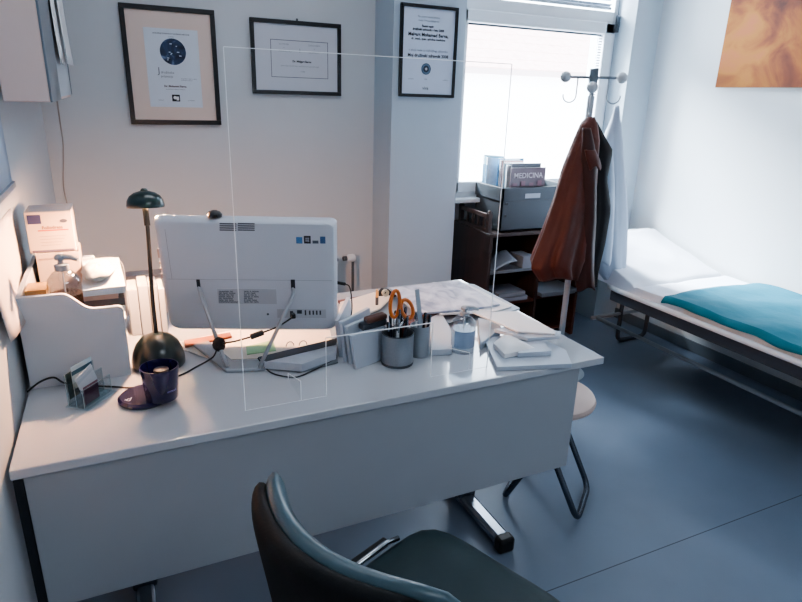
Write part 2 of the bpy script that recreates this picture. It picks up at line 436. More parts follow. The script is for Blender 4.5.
for (a, b) in (((290, 311), (293.3, 317)), ((297, 310), (302, 313.5)), ((304.7, 310), (306.3, 315)), ((309, 310.5), (310.6, 314.6)), ((312.5, 310.5), (314.1, 314.6)), ((316, 310.5), (317.6, 314.6)), ((319.5, 310.5), (321.1, 314.6))):
    mb1(a, b, .0014).build('port', mat('port_dark', (50, 54, 62)), pc)
u_, w_ = mloc(268, 314)
MB().lathe([(0, 0), (.0035, 0), (.0035, .002), (0, .002)], (u_, 0, w_), 10, rot=Matrix.Rotation(PI/2, 3, 'X')).tf(MM).build('screw', edge_dark, pc)
for px_ in (198.5, 293): mb1((px_-2.3, 279.5), (px_+2.3, 288.5), .0014).build('leg_slot', mat('slot_dark', (44, 50, 60)), pc)
for z0, z1, y0, y1 in ((.235, .262, .012, .026), (.215, .221, .014, .024), (.195, .201, .014, .024), (.172, .186, .012, .024)):
    MB().box((.000, y0, z0), (.012, y1, z1)).tf(MM).build('side_port', mat('side_port', (186, 166, 164)), pc)
A = mpt(199, 287); B = mpt(293, 288)
fl, fr_ = onz(227, 367, DZ+.012), onz(259, 368, DZ+.012)
for p, q in ((A, fl), (B, fr_)):
    MB().tube(arc([p+Vector((0, .010, .004)), p+Vector((0, -.012, -.012)), q], .02), .0058, 10).build('stand_leg', silver, pc, smooth=True)
basepts = [onz(192, 346, DZ+.001), onz(226, 373, DZ+.001), onz(265, 371, DZ+.001), onz(268, 362, DZ+.001), onz(233, 363, DZ+.001), onz(206, 341, DZ+.001)]
MB().prism(basepts, (0, 0, .010)).build('stand_base', mat('stand_silver', (178, 182, 188), rough=.25, metal=.4), pc, bevel=.003)
# webcam clipped on the top edge
wq = MM @ Vector((mloc(212.5, 219)[0], .026, MH))
wc = thing('webcam', wq, 'small dark webcam on top edge of the white computer', 'webcam')
MB().lathe([(0, 0), (.020, .001), (.0215, .008), (.016, .016), (.007, .020), (0, .021)], wq+Vector((0, 0, -.001)), 20).build('body', mat('webcam_dark', (40, 42, 50), rough=.4), wc, smooth=True)
MB().obox(wq+Vector((0, -.021, .006)), (.012, .003, .010)).build('clip', blackp, wc, bevel=.002)

# power cable with a ferrite and a wrap of tape round the left leg
cab = thing('power_cable', onz(30, 389, DZ), 'black power cable with ferrite running along the desk behind the pen cup', 'cable')
c0 = mpt(292, 314)
wrap = fl*.72 + A*.28
P = [onz(27, 392, DZ+.004), ony(40, 382, 1.684), ony(54, 377.5, 1.684), onz(68, 384, DZ+.005), onz(110, 386.5, DZ+.004), onz(140, 387, DZ+.004), onz(178, 376, DZ+.004), onz(196, 367, DZ+.006), onz(213, 357, DZ+.02), wrap+Vector((0, -.008, 0)),
     ony(236, 341, 1.62), ony(250, 337, 1.62), ony(264, 332, 1.62), ony(277, 327, 1.63), ony(287, 321, 1.66), c0+Vector((0, -.012, -.004)), c0+Vector((0, -.003, 0))]
MB().tube(spline(P, 6), .0026, 8).build('cord', blackp, cab, smooth=True)
MB().tube([ony(250.5, 337, 1.62), ony(263.5, 332.3, 1.62)], .0085, 12).build('ferrite', blackp, cab, smooth=AU, bevel=.002)
MB().ball(wrap, .019, 14, 1.15).build('tape_wrap', mat('tape_black', (20, 20, 22), rough=.7, bump=.4, bscale=120), cab, smooth=True)
MB().box((c0.x-.006, c0.y-.022, c0.z-.008), (c0.x+.006, c0.y-.002, c0.z+.006)).build('plug', blackp, cab, bevel=.002)
side = thing('usb_cable', ony(337, 283, 1.655), 'thin black cable plugged into right side of the computer', 'cable')
P = [ony(337, 283, 1.655), ony(345, 284, 1.66), ony(350, 288, 1.665), ony(352, 305, 1.68), ony(351, 316, 1.70), onz(349, 318, DZ+.012), onz(342, 316, DZ+.006)]
MB().tube(spline(P), .002, 8).build('lead', blackp, side, smooth=True)
MB().tube([ony(336.5, 282.5, 1.655), ony(345, 284, 1.66)], .005, 10).build('plug', blackp, side, smooth=AU)
P = [onz(258, 358, DZ+.03), onz(264, 366, DZ+.004), onz(272, 373, DZ+.004), onz(285, 376.5, DZ+.004), onz(297, 377, DZ+.004), onz(312, 371, DZ+.004), onz(334, 360, DZ+.004)]
solo(MB().tube(spline(P), .0022, 8), 'thin_cable', mat('cord_dark', (36, 40, 46), rough=.4), 'thin dark cord looping on the desk in front of ring binder', 'cable', smooth=True)

# ------------------------------------------------------------------ things around the computer
def slab(name, pix, z0, z1, m, label, cat, group=None, bevel=.001, parent=None):
    pts = [onz(a, b, z1) for a, b in pix]
    mb = MB().prism([(p.x, p.y, z0) for p in pts], (0, 0, z1-z0))
    if parent: return mb.build(name, m, parent, bevel=bevel)
    return solo(mb, name, m, label, cat, group, bevel=bevel)
Z = DZ+.001
# ring binder + papers under the screen
rb = thing('ring_binder', onz(300, 355, DZ), 'flat grey ring binder with papers lying to the right of computer stand', 'binder')
slab('cover', [(262, 365), (336, 344), (338, 362), (300, 372)], Z, Z+.004, grey_plastic, '', '', parent=rb)
slab('paper_block', [(264, 361), (337, 342), (336, 352), (302, 364)], Z+.004, Z+.028, mat('paper_stack', (190, 196, 206), var=.12, scale=40), '', '', parent=rb)
slab('top_sheet', [(258, 357), (337, 338), (336, 344), (266, 361)], Z+.029, Z+.031, edge_dark, '', '', parent=rb, bevel=0)
for a in ((290, 346), (303, 345)):
    p = onz(*a, Z+.03)
    rg = MB(); rg.tube([p+Vector((.012*math.cos(t), 0, .014*math.sin(t))) for t in [PI*k/10 for k in range(11)]], .0016, 6); rg.build('ring', chrome, rb, smooth=True)
slab('paper_sheet', [(168, 344), (232, 330), (330, 330), (332, 342), (258, 358), (214, 360)], Z, Z+.002, mat('lamplit_paper', (238, 226, 214)), 'white papers spread under the computer screen', 'paper', bevel=0)  # white paper tinted warm; the lamp's glow is put into the colour
slab('sticky_note', [(246, 346), (273, 340), (276, 350), (247, 354)], Z+.003, Z+.006, mat('green_note', (166, 205, 160)), 'pale green sticky note under the computer screen', 'note', bevel=0)
slab('wooden_ruler', [(184, 340), (230, 332), (232, 336), (185, 346)], Z+.003, Z+.01, mat('ruler_wood', (150, 92, 66)), 'brown wooden ruler behind the lamp base', 'ruler')

# standing envelopes right of the screen
n = 0
for px0, py0, px1, py1, h, lab, mm in (
        (341, 357, 352, 330, .118, 'leftmost grey folder standing upright beside the computer', 'folder'),
        (345, 362, 372, 345, .128, 'white envelope standing behind the front folder beside the computer', 'envelope'),
        (350, 364, 378, 350, .12, 'second white envelope from the front standing by the pen cup', 'envelope'),
        (355, 369, 388, 357, .105, 'plain white folder at the front left of pen cup', 'folder')):
    a, b = onz(px0, py0, DZ), onz(px1, py1, DZ); d = (b-a).normalized(); nn = Vector((-d.y, d.x, 0))*.006
    lean = Vector((-.012, .006, 0))
    mb = MB(); mb.prism([a-nn, b-nn, b-nn+Vector((0, 0, h))+lean, a-nn+Vector((0, 0, h))+lean], nn*2)
    solo(mb, mm, paper_c if n % 2 else mat('folder_grey', (186, 194, 204), rough=.6), lab, mm, bevel=.0015); n += 1
# glasses case / stapler resting on the envelopes
q = thing('stapler', onz(372, 338, .82), 'dark stapler with brown top resting behind the standing folders', 'stapler')
c = ony(373, 320, 1.55)
ax = (ony(386, 318, 1.56)-ony(362, 325, 1.55)).normalized()
rotm = Matrix((ax, Vector((-ax.y, ax.x, 0)).normalized(), ax.cross(Vector((-ax.y, ax.x, 0)).normalized()))).transposed()
MB().obox(c+Vector((0, 0, -.012)), (.085, .034, .022), rotm).build('body', mat('stapler_dark', (46, 52, 62), rough=.35), q, bevel=.008, seg=3)
MB().obox(c+Vector((.008, 0, .006)), (.07, .030, .018), rotm).build('arm', mat('stapler_brown', (96, 62, 50), rough=.35), q, bevel=.007, seg=3)

# pen cups
def cup(name, c, r, h, m, label):
    t = thing(name, c, label, 'pen holder')
    MB().lathe([(0, .0), (r*.96, 0), (r, .004), (r, h), (r-.002, h), (r-.003, .004), (0, .004)], c, 32).build('cup_wall', m, t, smooth=AU)
    return t
grey_cup = clear('smoked_cup', (170, 178, 186), refl=.12, rough=.1)
mesh_cup = mat('mesh_grey', (140, 148, 156), rough=.3, metal=.4, var=.15, scale=300)
c1 = onz(402, 367, DZ); c1.y += .035
pc1 = cup('pen_cup', c1, .0475, .098, mesh_cup, 'round grey pen cup holding orange scissors and pens')
MB().lathe([(.0482, .0), (.0488, .004), (.0482, .008)], c1, 32).build('rim_ring', edge_dark, pc1, smooth=True)
MB().lathe([(.0478, .096), (.0486, .098), (.0478, .1)], c1, 32).build('rim_ring', edge_dark, pc1, smooth=True)
c2 = onz(422, 357, DZ); c2.y += .02
pc2 = cup('pen_cup', c2, .031, .10, mat('slim_cup', (150, 158, 166), rough=.3, metal=.3), 'slim grey pen cup at right of the larger one')
pens = [(-.02, .01, -.02, .015, .15, (24, 36, 66)), (-.005, .02, .0, .02, .16, (20, 22, 26)), (.012, .015, .02, .02, .15, (28, 30, 34)), (.02, 0, .03, .0, .145, (34, 60, 90)), (-.012, -.015, -.01, -.02, .135, (230, 232, 236)), (.008, -.012, .02, -.02, .15, (60, 64, 72)), (-.025, -.006, -.04, -.012, .14, (24, 26, 30)), (.022, .02, .035, .025, .165, (120, 60, 50)), (0, 0, .004, .004, .17, (150, 156, 164)), (.003, .024, .006, .03, .15, (26, 40, 80))]
def pen(c, spec, label):
    dx, dy, ex, ey, L, col_ = spec
    b = c+Vector((dx*.7, dy*.7, .006)); tp = c+Vector((ex, ey, L)); d = (tp-b)
    t = thing('pen', b, label, 'pen', 'pens in the round grey cup' if c is c1 else 'pens in the slim cup')
    MB().tube([b, b+d*.1, b+d*.82], [.0015, .0042, .0042], 10).build('barrel', mat('pen_%d_%d' % (col_[0], col_[2]), col_, rough=.3), t, smooth=AU)
    MB().tube([b+d*.82, b+d*.985, tp], [.0046, .0046, .002], 10).build('cap', mat('pencap_%d' % (col_[0]//2), tuple(v//2 for v in col_), rough=.3), t, smooth=AU)
    MB().obox(b+d*.9+Vector((0, -.006, 0)), (.003, .002, .03)).build('clip', chrome, t)
for i, s in enumerate(pens): pen(c1, s, 'pen standing among the others in the round grey pen cup')
for s in ((.008, .004, .02, .008, .135, (22, 24, 28)), (.012, -.006, .03, -.006, .13, (30, 34, 60)), (-.01, .006, -.012, .012, .14, (208, 214, 220))): pen(c2, s, 'pen standing in the slim grey pen cup')
# scissors: handles up in the cup
sc = thing('scissors', c1+Vector((-.01, .012, .006)), 'scissors with large orange handles standing in the round pen cup', 'scissors')
orange = mat('orange_plastic', (206, 112, 40), rough=.35)
sy0 = c1.y+.008
def ringpts(a, b, rot, cx_, cz_):
    o = []
    for k in range(20):
        t = 2*PI*k/20; x, z = a*math.cos(t), b*math.sin(t)
        o.append(Vector((cx_+x*math.cos(rot)-z*math.sin(rot), sy0+.004*math.sin(t), cz_+x*math.sin(rot)+z*math.cos(rot))))
    return o
h1, h2 = ony(395, 304, sy0), ony(401, 305, sy0)
MB().tube(ringpts(.015, .040, -.10, h1.x, h1.z), .0058, 8, closed=True).build('handle', orange, sc, smooth=True)
h2 = ony(407, 309, sy0)
MB().tube(ringpts(.0175, .030, .35, h2.x, h2.z), .0058, 8, closed=True).build('handle', orange, sc, smooth=True)
piv = Vector((c1.x-.006, sy0, c1.z+.10))
for hh, s in ((h1, 1), (h2, -1)):
    MB().tube([hh+Vector((0, 0, -.03)), piv, piv+Vector((s*.006, 0, -.085))], [.0055, .005, .002], 8).build('blade', chrome, sc, smooth=True)
# spectacle-like clear ruler set behind
solo(MB().prism([ony(415, 290, 1.58), ony(419, 289, 1.58), ony(424, 330, 1.53), ony(419, 330, 1.53)], (0, .002, 0)), 'ruler', mat('ruler_grey', (150, 164, 176), rough=.2), 'grey ruler standing tall between both pen cups', 'ruler')

# notepad cube, sanitizer
slab('notepad', [(430, 318), (441, 312), (452, 331), (452, 349), (431, 350)], Z, Z+.02, paper_c, 'square white notepad lying between slim pen cup and sanitizer', 'notepad')
def sanitizer(c, r, h, label, liquid, lm):
    t = thing('sanitizer_bottle', c, label, 'bottle')
    body = [(0, 0), (r*.94, 0), (r, .004), (r, h*.62), (r*.96, h*.67), (r*.62, h*.76), (r*.36, h*.79), (r*.36, h*.83)]
    MB().lathe(body, c, 28).build('bottle_body', clear('bottle_plastic', (222, 229, 236), refl=.4, rough=.05), t, smooth=True)
    MB().lathe([(0, .003), (r*.92, .003), (r*.95, .006), (r*.95, h*.5), (0, h*.5)], c, 28).build('gel', liquid, t, smooth=AU)
    pm = mat('pump_plastic', (158, 168, 178), rough=.3)
    MB().lathe([(r*.40, h*.79), (r*.42, h*.80), (r*.42, h*.86), (r*.2, h*.87), (r*.16, h*.93), (0, h*.93)], c, 20).build('collar', pm, t, smooth=AU)
    q = MB(); q.lathe([(0, h*.92), (r*.34, h*.925), (r*.36, h*.96), (r*.2, h*.995), (0, h)], c, 16)
    q.tube([c+Vector((0, 0, h*.955)), c+Vector((r*.6, -r*.3, h*.955)), c+Vector((r*1.0, -r*.5, h*.925))], [r*.2, r*.17, r*.12], 8)
    q.build('pump_head', pm, t, smooth=AU)
    MB().tube([c+Vector((0, 0, .01)), c+Vector((0, 0, h*.85))], .002, 6).build('dip_tube', white_plastic, t)
    q = MB(); q.grid(lambda u, v: (c.x+r*1.01*math.cos(PI*(1.08+.84*u)), c.y+r*1.01*math.sin(PI*(1.08+.84*u)), c.z+h*(.14+.36*v)), 12, 1); q.build('label', lm, t, smooth=True)
gel = mat('gel', (214, 222, 230), rough=.15, var=.02)
gel.node_tree.nodes['Principled BSDF'].inputs['Alpha'].default_value = .6
c = onz(467, 354, DZ); c.y += .03
sanitizer(c, .038, .152, 'clear pump sanitizer bottle on the desk right of pen cups', gel, clear('bottle_label', (196, 206, 220), refl=.04))
# paper piles at the right end
slab('envelope_stack', [(484, 338), (530, 332), (566, 350), (572, 363.5), (497, 367)], Z, Z+.014, mat('paper_side', (184, 193, 205), rough=.5, var=.05), 'broad stack of envelopes lowest in pile at front right corner', 'stack of envelopes')
slab('booklet', [(521, 343), (540, 336), (551.5, 351), (518, 353)], Z+.015, Z+.030, paper_c, 'small white booklet half under the white tissue pack', 'booklet')
p4 = [onz(a, b, Z+.036) for a, b in ((493.5, 341), (507, 331), (535, 346), (505, 352.5))]
mid = sum(p4, Vector())/4
mb = MB(); mb.slab(lambda u, v: (lambda q: (q.x, q.y, Z+.030+.012*(max(0, 1-abs(2*u-1)**3)*max(0, 1-abs(2*v-1)**3))))(p4[0].lerp(p4[3], u).lerp(p4[1].lerp(p4[2], u), v)), .014, 10, 8)
solo(mb, 'tissue_pack', paper, 'soft white tissue pack on top of envelopes beside the sanitizer', 'tissues', smooth=AU)
slab('paper_pad', [(478, 318), (500, 322), (501, 328), (481, 343), (480, 338)], Z, Z+.024, mat('pad_grey', (178, 188, 200), rough=.5), 'grey-white pad directly right of the sanitizer bottle', 'pad')
MBt = slab('book', [(494, 329), (508, 326), (561, 331), (560, 336), (528, 338)], Z+.031, Z+.042, paper_c, 'thin white book at the top of the right pile', 'book')
slab('brochure', [(473, 312), (517, 311), (556, 331), (555, 333.5), (518, 331)], Z+.044, Z+.050, paper, 'white brochure topmost on pile near the desk edge', 'brochure')

# newspapers and folders at the back right
print_m = ramp_noise('newsprint', [(0.34, (138, 146, 172)), (.5, (190, 194, 210)), (.64, (214, 217, 228))], (14, 9, 10), rough=.6, detail=8)
slab('wooden_tray', [(338, 300), (424, 284), (424, 287), (345, 306)], Z, Z+.012, mat('tray_red_wood', (112, 62, 50), rough=.5), 'long reddish brown wooden strip along the back desk edge', 'tray')
slab('magazine', [(432, 282), (474, 284), (520, 308), (505, 313), (452, 313)], Z+.013, Z+.021, paper_c, 'white magazine lowest in the fanned heap at back right', 'magazine')
slab('magazine', [(424, 284), (466, 283), (512, 306), (496, 311), (440, 314)], Z+.022, Z+.028, paper, 'white paged magazine in the middle of fanned heap at back right', 'magazine')
slab('newspaper', [(390, 288), (458, 280), (500, 304), (470, 309), (418, 313)], Z+.029, Z+.036, print_m, 'printed newspaper on top of the fanned heap at back right', 'newspaper', bevel=0)
slab('leather_folder', [(402, 316), (470, 306), (484, 310), (440, 322), (412, 326)], Z, Z+.011, mat('brown_leather', (120, 66, 52), rough=.4), 'reddish brown leather folder under the newspaper edge', 'folder')
slab('dark_folder', [(420, 320), (470, 310), (478, 314), (440, 326)], Z+.012, Z+.016, mat('dark_leather', (58, 56, 62), rough=.4), 'dark slim folder lying across the leather folder', 'folder')
slab('crumpled_paper', [(340, 302), (374, 292), (392, 296), (380, 308), (346, 322), (338, 316)], Z+.013, Z+.020, mat('lamplit_paper', (238, 226, 214)), 'lamp-lit white papers behind the standing folders', 'paper')
# small candle-like orange marker and tape dispenser at back
t = thing('marker', ony(377, 297, 1.95), 'upright yellow marker behind the scissors', 'marker')
p = ony(377, 297, 1.95)
MB().tube([(p.x, p.y, DZ+.014), (p.x, p.y, p.z)], .006, 10).build('barrel', mat('marker_grey', (86, 80, 80), rough=.3), t, smooth=AU)
MB().tube([p, p+Vector((0, 0, .022)), p+Vector((0, 0, .030))], [.006, .005, .002], 10).build('cap', mat('marker_yellow', (232, 176, 104), rough=.4), t, smooth=AU)
p = onz(386, 297, Z+.014)
t = thing('tape_dispenser', p, 'small black tape dispenser behind the orange scissors', 'dispenser')
MB().prism([p+Vector((-.03, 0, 0)), p+Vector((.03, 0, 0)), p+Vector((.03, 0, .012)), p+Vector((.012, 0, .03)), p+Vector((-.012, 0, .034)), p+Vector((-.028, 0, .02))], (0, .02, 0)).build('body', blackp, t, bevel=.003)
MB().lathe([(.006, -.006), (.014, -.006), (.014, .006), (.006, .006)], p+Vector((-.006, -.0065, .02)), 18, rot=Matrix.Rotation(PI/2, 3, 'X')).build('roll', mat('tape_clear', (206, 200, 180), rough=.3), t, smooth=AU)

# ------------------------------------------------------------------ desk lamp
LX, LY = .052, 1.735
lamp = thing('desk_lamp', (LX, LY, DZ), 'dark green desk lamp with domed base and small mushroom shade, lit', 'lamp')
green = mat('lamp_green', (12, 44, 44), rough=.28, coat=.5, var=.05)
MB().lathe([(0, 0), (.068, 0), (.072, .006), (.072, .022), (.068, .045), (.058, .068), (.042, .086), (.02, .096), (.009, .1), (0, .1)], (LX, LY, DZ), 36).build('base', mat('lamp_base', (20, 34, 36), rough=.3, coat=.4), lamp, smooth=AU)
HP = ony(145, 205.5, 1.875); HX, HY_, HT = HP.x, HP.y, HP.z
MB().tube(spline([(LX, LY, DZ+.095), (LX+.002, LY+.05, .94), (HX, HY_-.02, HT-.06), (HX, HY_, HT+.014)]), .0058, 12).build('pole', mat('lamp_pole', (8, 12, 13), rough=.4), lamp, smooth=True)
MB().tube([(HX, HY_-.018, HT-.055), (HX, HY_-.002, HT-.004)], .0085, 12).build('collar', blackp, lamp, smooth=AU)
RH = Matrix.Rotation(-.10, 3, 'X')
prof = [(.0515, -.006), (.052, 0), (.0495, .014), (.042, .027), (.029, .036), (.012, .041), (0, .0415), (0, .0395), (.012, .039), (.028, .034), (.040, .025), (.0475, .013), (.0503, 0), (.050, -.006), (.0515, -.006)]
MB().lathe(prof, (HX+.002, HY_+.006, HT), 36, rot=RH).build('lamp_shade', green, lamp, smooth=AU)
MB().lathe([(.010, .039), (.010, .044), (.006, .048), (0, .048)], (HX+.002, HY_+.006, HT), 16, rot=RH).build('shade_knob', green, lamp, smooth=AU)
bp_ = Vector((HX+.002, HY_+.022, HT+.012))
MB().ball(bp_, .009, 12).build('bulb', mat('bulb', (255, 214, 170), rough=.3, emit=14), lamp, smooth=True)

# ------------------------------------------------------------------ pen cup (navy) with a disc foot
p0 = onz(145, 399, DZ)
nv = mat('navy_plastic', (26, 22, 66), rough=.22, coat=.5, var=.06)
t = thing('navy_cup', p0, 'empty navy blue cup on a round disc foot near desk front', 'cup')
MB().lathe([(0, 0), (.060, 0), (.064, .004), (.064, .010), (.058, .015), (0, .016)], p0, 36).build('disc_foot', nv, t, smooth=AU)
cc = onz(157, 398, DZ+.015); cc = Vector((cc.x, cc.y, DZ+.015)); cc.x += .013
MB().lathe([(0, 0), (.037, 0), (.039, .003), (.0465, .086), (.0465, .088), (.044, .088), (.0365, .006), (0, .006)], cc, 32).build('cup_wall', nv, t, smooth=AU)
q = MB(); q.text('d', .028, Matrix.Translation((p0.x-.040, p0.y-.028, DZ+.0162)) @ Matrix.Rotation(-.3, 4, 'Z')); q.text('"', .028, Matrix.Translation((p0.x-.048, p0.y-.036, DZ+.0162)) @ Matrix.Rotation(-.3, 4, 'Z')); q.build('printed_logo', paper, t, label='small white printed logo on the disc')
q = MB(); q.text('mosol', .010, Matrix.Translation((cc.x+.022, cc.y-.0395, DZ+.045)) @ Matrix.Rotation(.5, 4, 'Z') @ Matrix.Rotation(PI/2, 4, 'X')); q.build('printed_name', mat('pale_print', (140, 140, 190)), t, label='pale small print on the cup')
MB().lathe([(.016, .0), (.018, .002), (.018, .006), (.012, .007), (0, .007)], cc+Vector((0.004, .006, .07)), 20).build('inner_insert', mat('insert_dark', (40, 40, 52), rough=.3), t, smooth=AU)

# ------------------------------------------------------------------ business-card holder
a, b, c = onz(66, 409, DZ), onz(85, 410, DZ), onz(112, 392, DZ)
ch = thing('card_holder', (a+c)/2, 'clear acrylic business card holder with a few cards near desk front left', 'card holder')
ux = (c-b).normalized(); uy = Vector((-ux.y, ux.x, 0)); Lh = (c-b).length
def cl(u, v, z): return b + ux*u + uy*v + Vector((0, 0, z))
card_ac = clear('card_acrylic', (236, 242, 244), refl=.08)
MB().prism([cl(-.004, -.012, .001), cl(Lh+.004, -.012, .001), cl(Lh+.004, .052, .001), cl(-.004, .052, .001)], (0, 0, .003)).build('base_plate', card_ac, ch)
for v in (.0, .022, .046):
    MB().prism([cl(0, v, .004), cl(Lh, v, .004), cl(Lh, v, .052+v*.75), cl(0, v, .052+v*.75)], uy*.002).build('divider', card_ac, ch)
MB().prism([cl(0, 0, .004), cl(0, .048, .004), cl(0, .048, .07), cl(0, 0, .05)], ux*.002).build('side_plate', card_ac, ch)
e = MB()
for v in (.0, .022, .046): e.tube([cl(0, v, .004), cl(0, v, .052+v*.75), cl(Lh, v, .052+v*.75), cl(Lh, v, .004)], .0008, 4)
e.tube([cl(-.004, -.012, .003), cl(Lh+.004, -.012, .003), cl(Lh+.004, .052, .003), cl(-.004, .052, .003)], .0009, 4, closed=True)
e.build('plate_edge', mat('acr_edge_soft', (170, 190, 196), rough=.2), ch)
def card(u0, v, z, w_, h_, rot, cols, label):
    t = thing('business_card', cl(u0+w_/2, v, .005), label, 'card')
    def R(x, y): return cl(u0 + x*math.cos(rot)-y*math.sin(rot), v, z+x*math.sin(rot)+y*math.cos(rot))
    MB().prism([R(0, 0), R(w_, 0), R(w_, h_), R(0, h_)], uy*.0015).build('card_face', mat('card_%s' % cols[0], cols[1], rough=.5), t)
    MB().prism([R(0, h_*.62), R(w_, h_*.62), R(w_, h_*.8), R(0, h_*.8)], -uy*.0005).build('printed_band', mat('band_%s' % cols[0], cols[2], rough=.5), t)
card(.012, .034, .045, .07, .06, 0, ('a', (200, 214, 220), (58, 96, 118)), 'tall pale card with a teal band at back of card holder')
card(.012, .012, .035, .06, .05, .3, ('b', (206, 210, 216), (190, 196, 204)), 'white card tilted in the middle of card holder')
card(.012, .006, .006, .05, .048, 0, ('c', (110, 76, 92), (92, 60, 80)), 'dusky pink card in front slot of card holder')
card(.004, .042, .02, .04, .07, .05, ('d', (44, 74, 78), (30, 52, 58)), 'dark teal card at left rear of card holder')

# ------------------------------------------------------------------ desk organiser at the left wall
OY0, OY1 = 1.69, 2.13
OX0, OX1 = -.268, -.024
org = thing('desk_organiser', (-.146, 1.9, DZ), 'white open desk organiser with curved side panels against left wall', 'organiser')
def profile(y, n=8):
    top, low = .993, .945
    pts = [(OX0, DZ), (OX1, DZ), (OX1, low-.012), (OX1-.004, low-.003), (OX1-.012, low)]
    xa, xb = -.095, -.165
    for k in range(n+1):
        t = k/n; s_ = t*t*(3-2*t); pts.append((xa+(xb-xa)*t, low+(top-low)*s_))
    pts.append((OX0, top))
    return [(x, y, z) for x, z in pts]
orgm = mat('organiser_white', (206, 208, 214), rough=.4, var=.01)
MB().prism(profile(OY0), (0, .016, 0)).build('front_panel', orgm, org, bevel=.001)
MB().prism(profile(OY1), (0, .016, 0)).build('rear_panel', orgm, org, bevel=.001)
MB().box((OX0, OY0+.016, DZ), (OX0+.012, OY1, .993)).build('back_board', orgm, org)
MB().box((OX0+.012, OY0+.016, .85), (OX1-.001, OY1, .862)).build('shelf', orgm, org)
MB().box((OX0+.012, OY0+.016, DZ), (OX1-.001, OY1, DZ+.012)).build('bottom_board', orgm, org)
SZ = .863
# cartons
def carton(x0, x1, y0, y1, z0, z1, label, lid=True):
    t = thing('carton', ((x0+x1)/2, (y0+y1)/2, z0), label, 'box')
    MB().box((x0, y0, z0), (x1, y1, z1)).build('box_body', mat('carton_lamplit', (222, 200, 184), rough=.55), t, bevel=.001)  # white card painted peach, with the lamp's warmth worked into the colour
    return t
cx0, cx1, cyf = -.255, -.136, 2.0
t = carton(cx0, cx1, cyf, 2.115, 1.032, 1.151, 'white medical carton with red stripe and blue square, upper of two')
q = MB(); q.prism([(cx0, cyf, 1.151), (cx1, cyf, 1.151), (cx1+.004, cyf+.10, 1.157), (cx0+.004, cyf+.10, 1.155)], (0, 0, .0015)); q.build('open_flap', mat('flap_grey', (178, 176, 180), rough=.6), t)
MB().box((cx0+.006, cyf-.001, 1.118), (cx0+.040, cyf+.001, 1.145)).build('blue_square', mat('blue_print', (58, 64, 104)), t)
MB().box((cx0+.028, cyf-.001, 1.096), (cx1-.012, cyf+.001, 1.0995)).build('red_stripe', mat('red_print', (206, 92, 72)), t)
q = MB(); q.text('Foliodress', .013, wallmat(cx0+.066, cyf-.001, 1.102), bold=.0003); q.build('printed_name', mat('brown_print', (150, 100, 90)), t)
q = MB(); q.lathe([(0, 0), (.010, 0), (.010, .001), (0, .001)], (cx1-.022, cyf, 1.124), 16, sy_=.55, rot=Matrix.Rotation(PI/2, 3, 'X')); q.build('oval_logo', mat('oval_print', (88, 88, 104)), t)
MB().box((cx0+.006, cyf-.001, 1.034), (cx1-.004, cyf+.001, 1.040)).build('base_stripe', mat('violet_print', (120, 108, 130)), t)
q = MB()
for k in range(4): q.box((cx0+.03, cyf-.0008, 1.080-k*.009), (cx1-.02-k*.006, cyf+.001, 1.0815-k*.009))
q.build('fine_print', mat('fine_print', (190, 166, 158)), t)
t = carton(cx0+.012, cx1+.006, cyf-.005, 2.115, SZ, 1.031, 'plain white carton, lower of the two in the organiser')
MB().box((cx0+.02, cyf-.006, 1.012), (cx1, cyf-.004, 1.016)).build('printed_line', mat('fine_print', (190, 166, 158)), t)
c = Vector((-.160, 1.765, SZ))
sanitizer(c, .042, .22, 'pump bottle of pale gel inside the white organiser', clear('gel_lamplit', (240, 226, 206), refl=.05), clear('bottle_label_lamplit', (214, 196, 180), refl=.02))  # gel and label tints carry the lamp's warm light
base_x = -.225
t = thing('small_box', (base_x, 1.78, SZ), 'small yellow and violet box left of the pump bottle in organiser', 'box')
MB().box((base_x-.025, 1.745, SZ), (base_x+.022, 1.82, SZ+.11)).build('box_body', mat('lilac_box', (190, 176, 196), rough=.5), t, bevel=.001)
MB().box((base_x-.0255, 1.744, SZ+.11), (base_x+.0225, 1.8205, SZ+.13)).build('lid', mat('ochre_lid', (190, 150, 96), rough=.5), t)
# paper stack in the low half, lit by the lamp
rnd = random.Random(3)
z = SZ
labs = ['lowest', 'second from bottom', 'third from bottom', 'fourth from bottom', 'fifth from bottom', 'topmost']
for k in range(6):
    th = [.028, .014, .020, .024, .016, .020][k]
    x0, x1 = -.118+rnd.uniform(-.006, .006), -.028+rnd.uniform(-.004, .012)
    y0, y1 = 1.735+rnd.uniform(-.01, .02), 2.06+rnd.uniform(-.05, .03)
    rotz = rnd.uniform(-.05, .05)
    cx_, cy_ = (x0+x1)/2, (y0+y1)/2
    def fn(u, v): 
        x, y = (u-.5)*(x1-x0), (v-.5)*(y1-y0)
        return (cx_+x*math.cos(rotz)-y*math.sin(rotz), cy_+x*math.sin(rotz)+y*math.cos(rotz), z+th-.0005+.004*math.sin(v*3.1)*0)
    solo(MB().slab(fn, th-.001, 4, 6), 'envelope', [paper, mat('buff', (214, 176, 150)), paper, mat('grey_env', (120, 110, 108)), mat('peach', (228, 190, 170)), paper][k], 'folded envelope in the lit organiser stack, %s' % labs[k], 'envelope', 'papers in the organiser')
    z += th
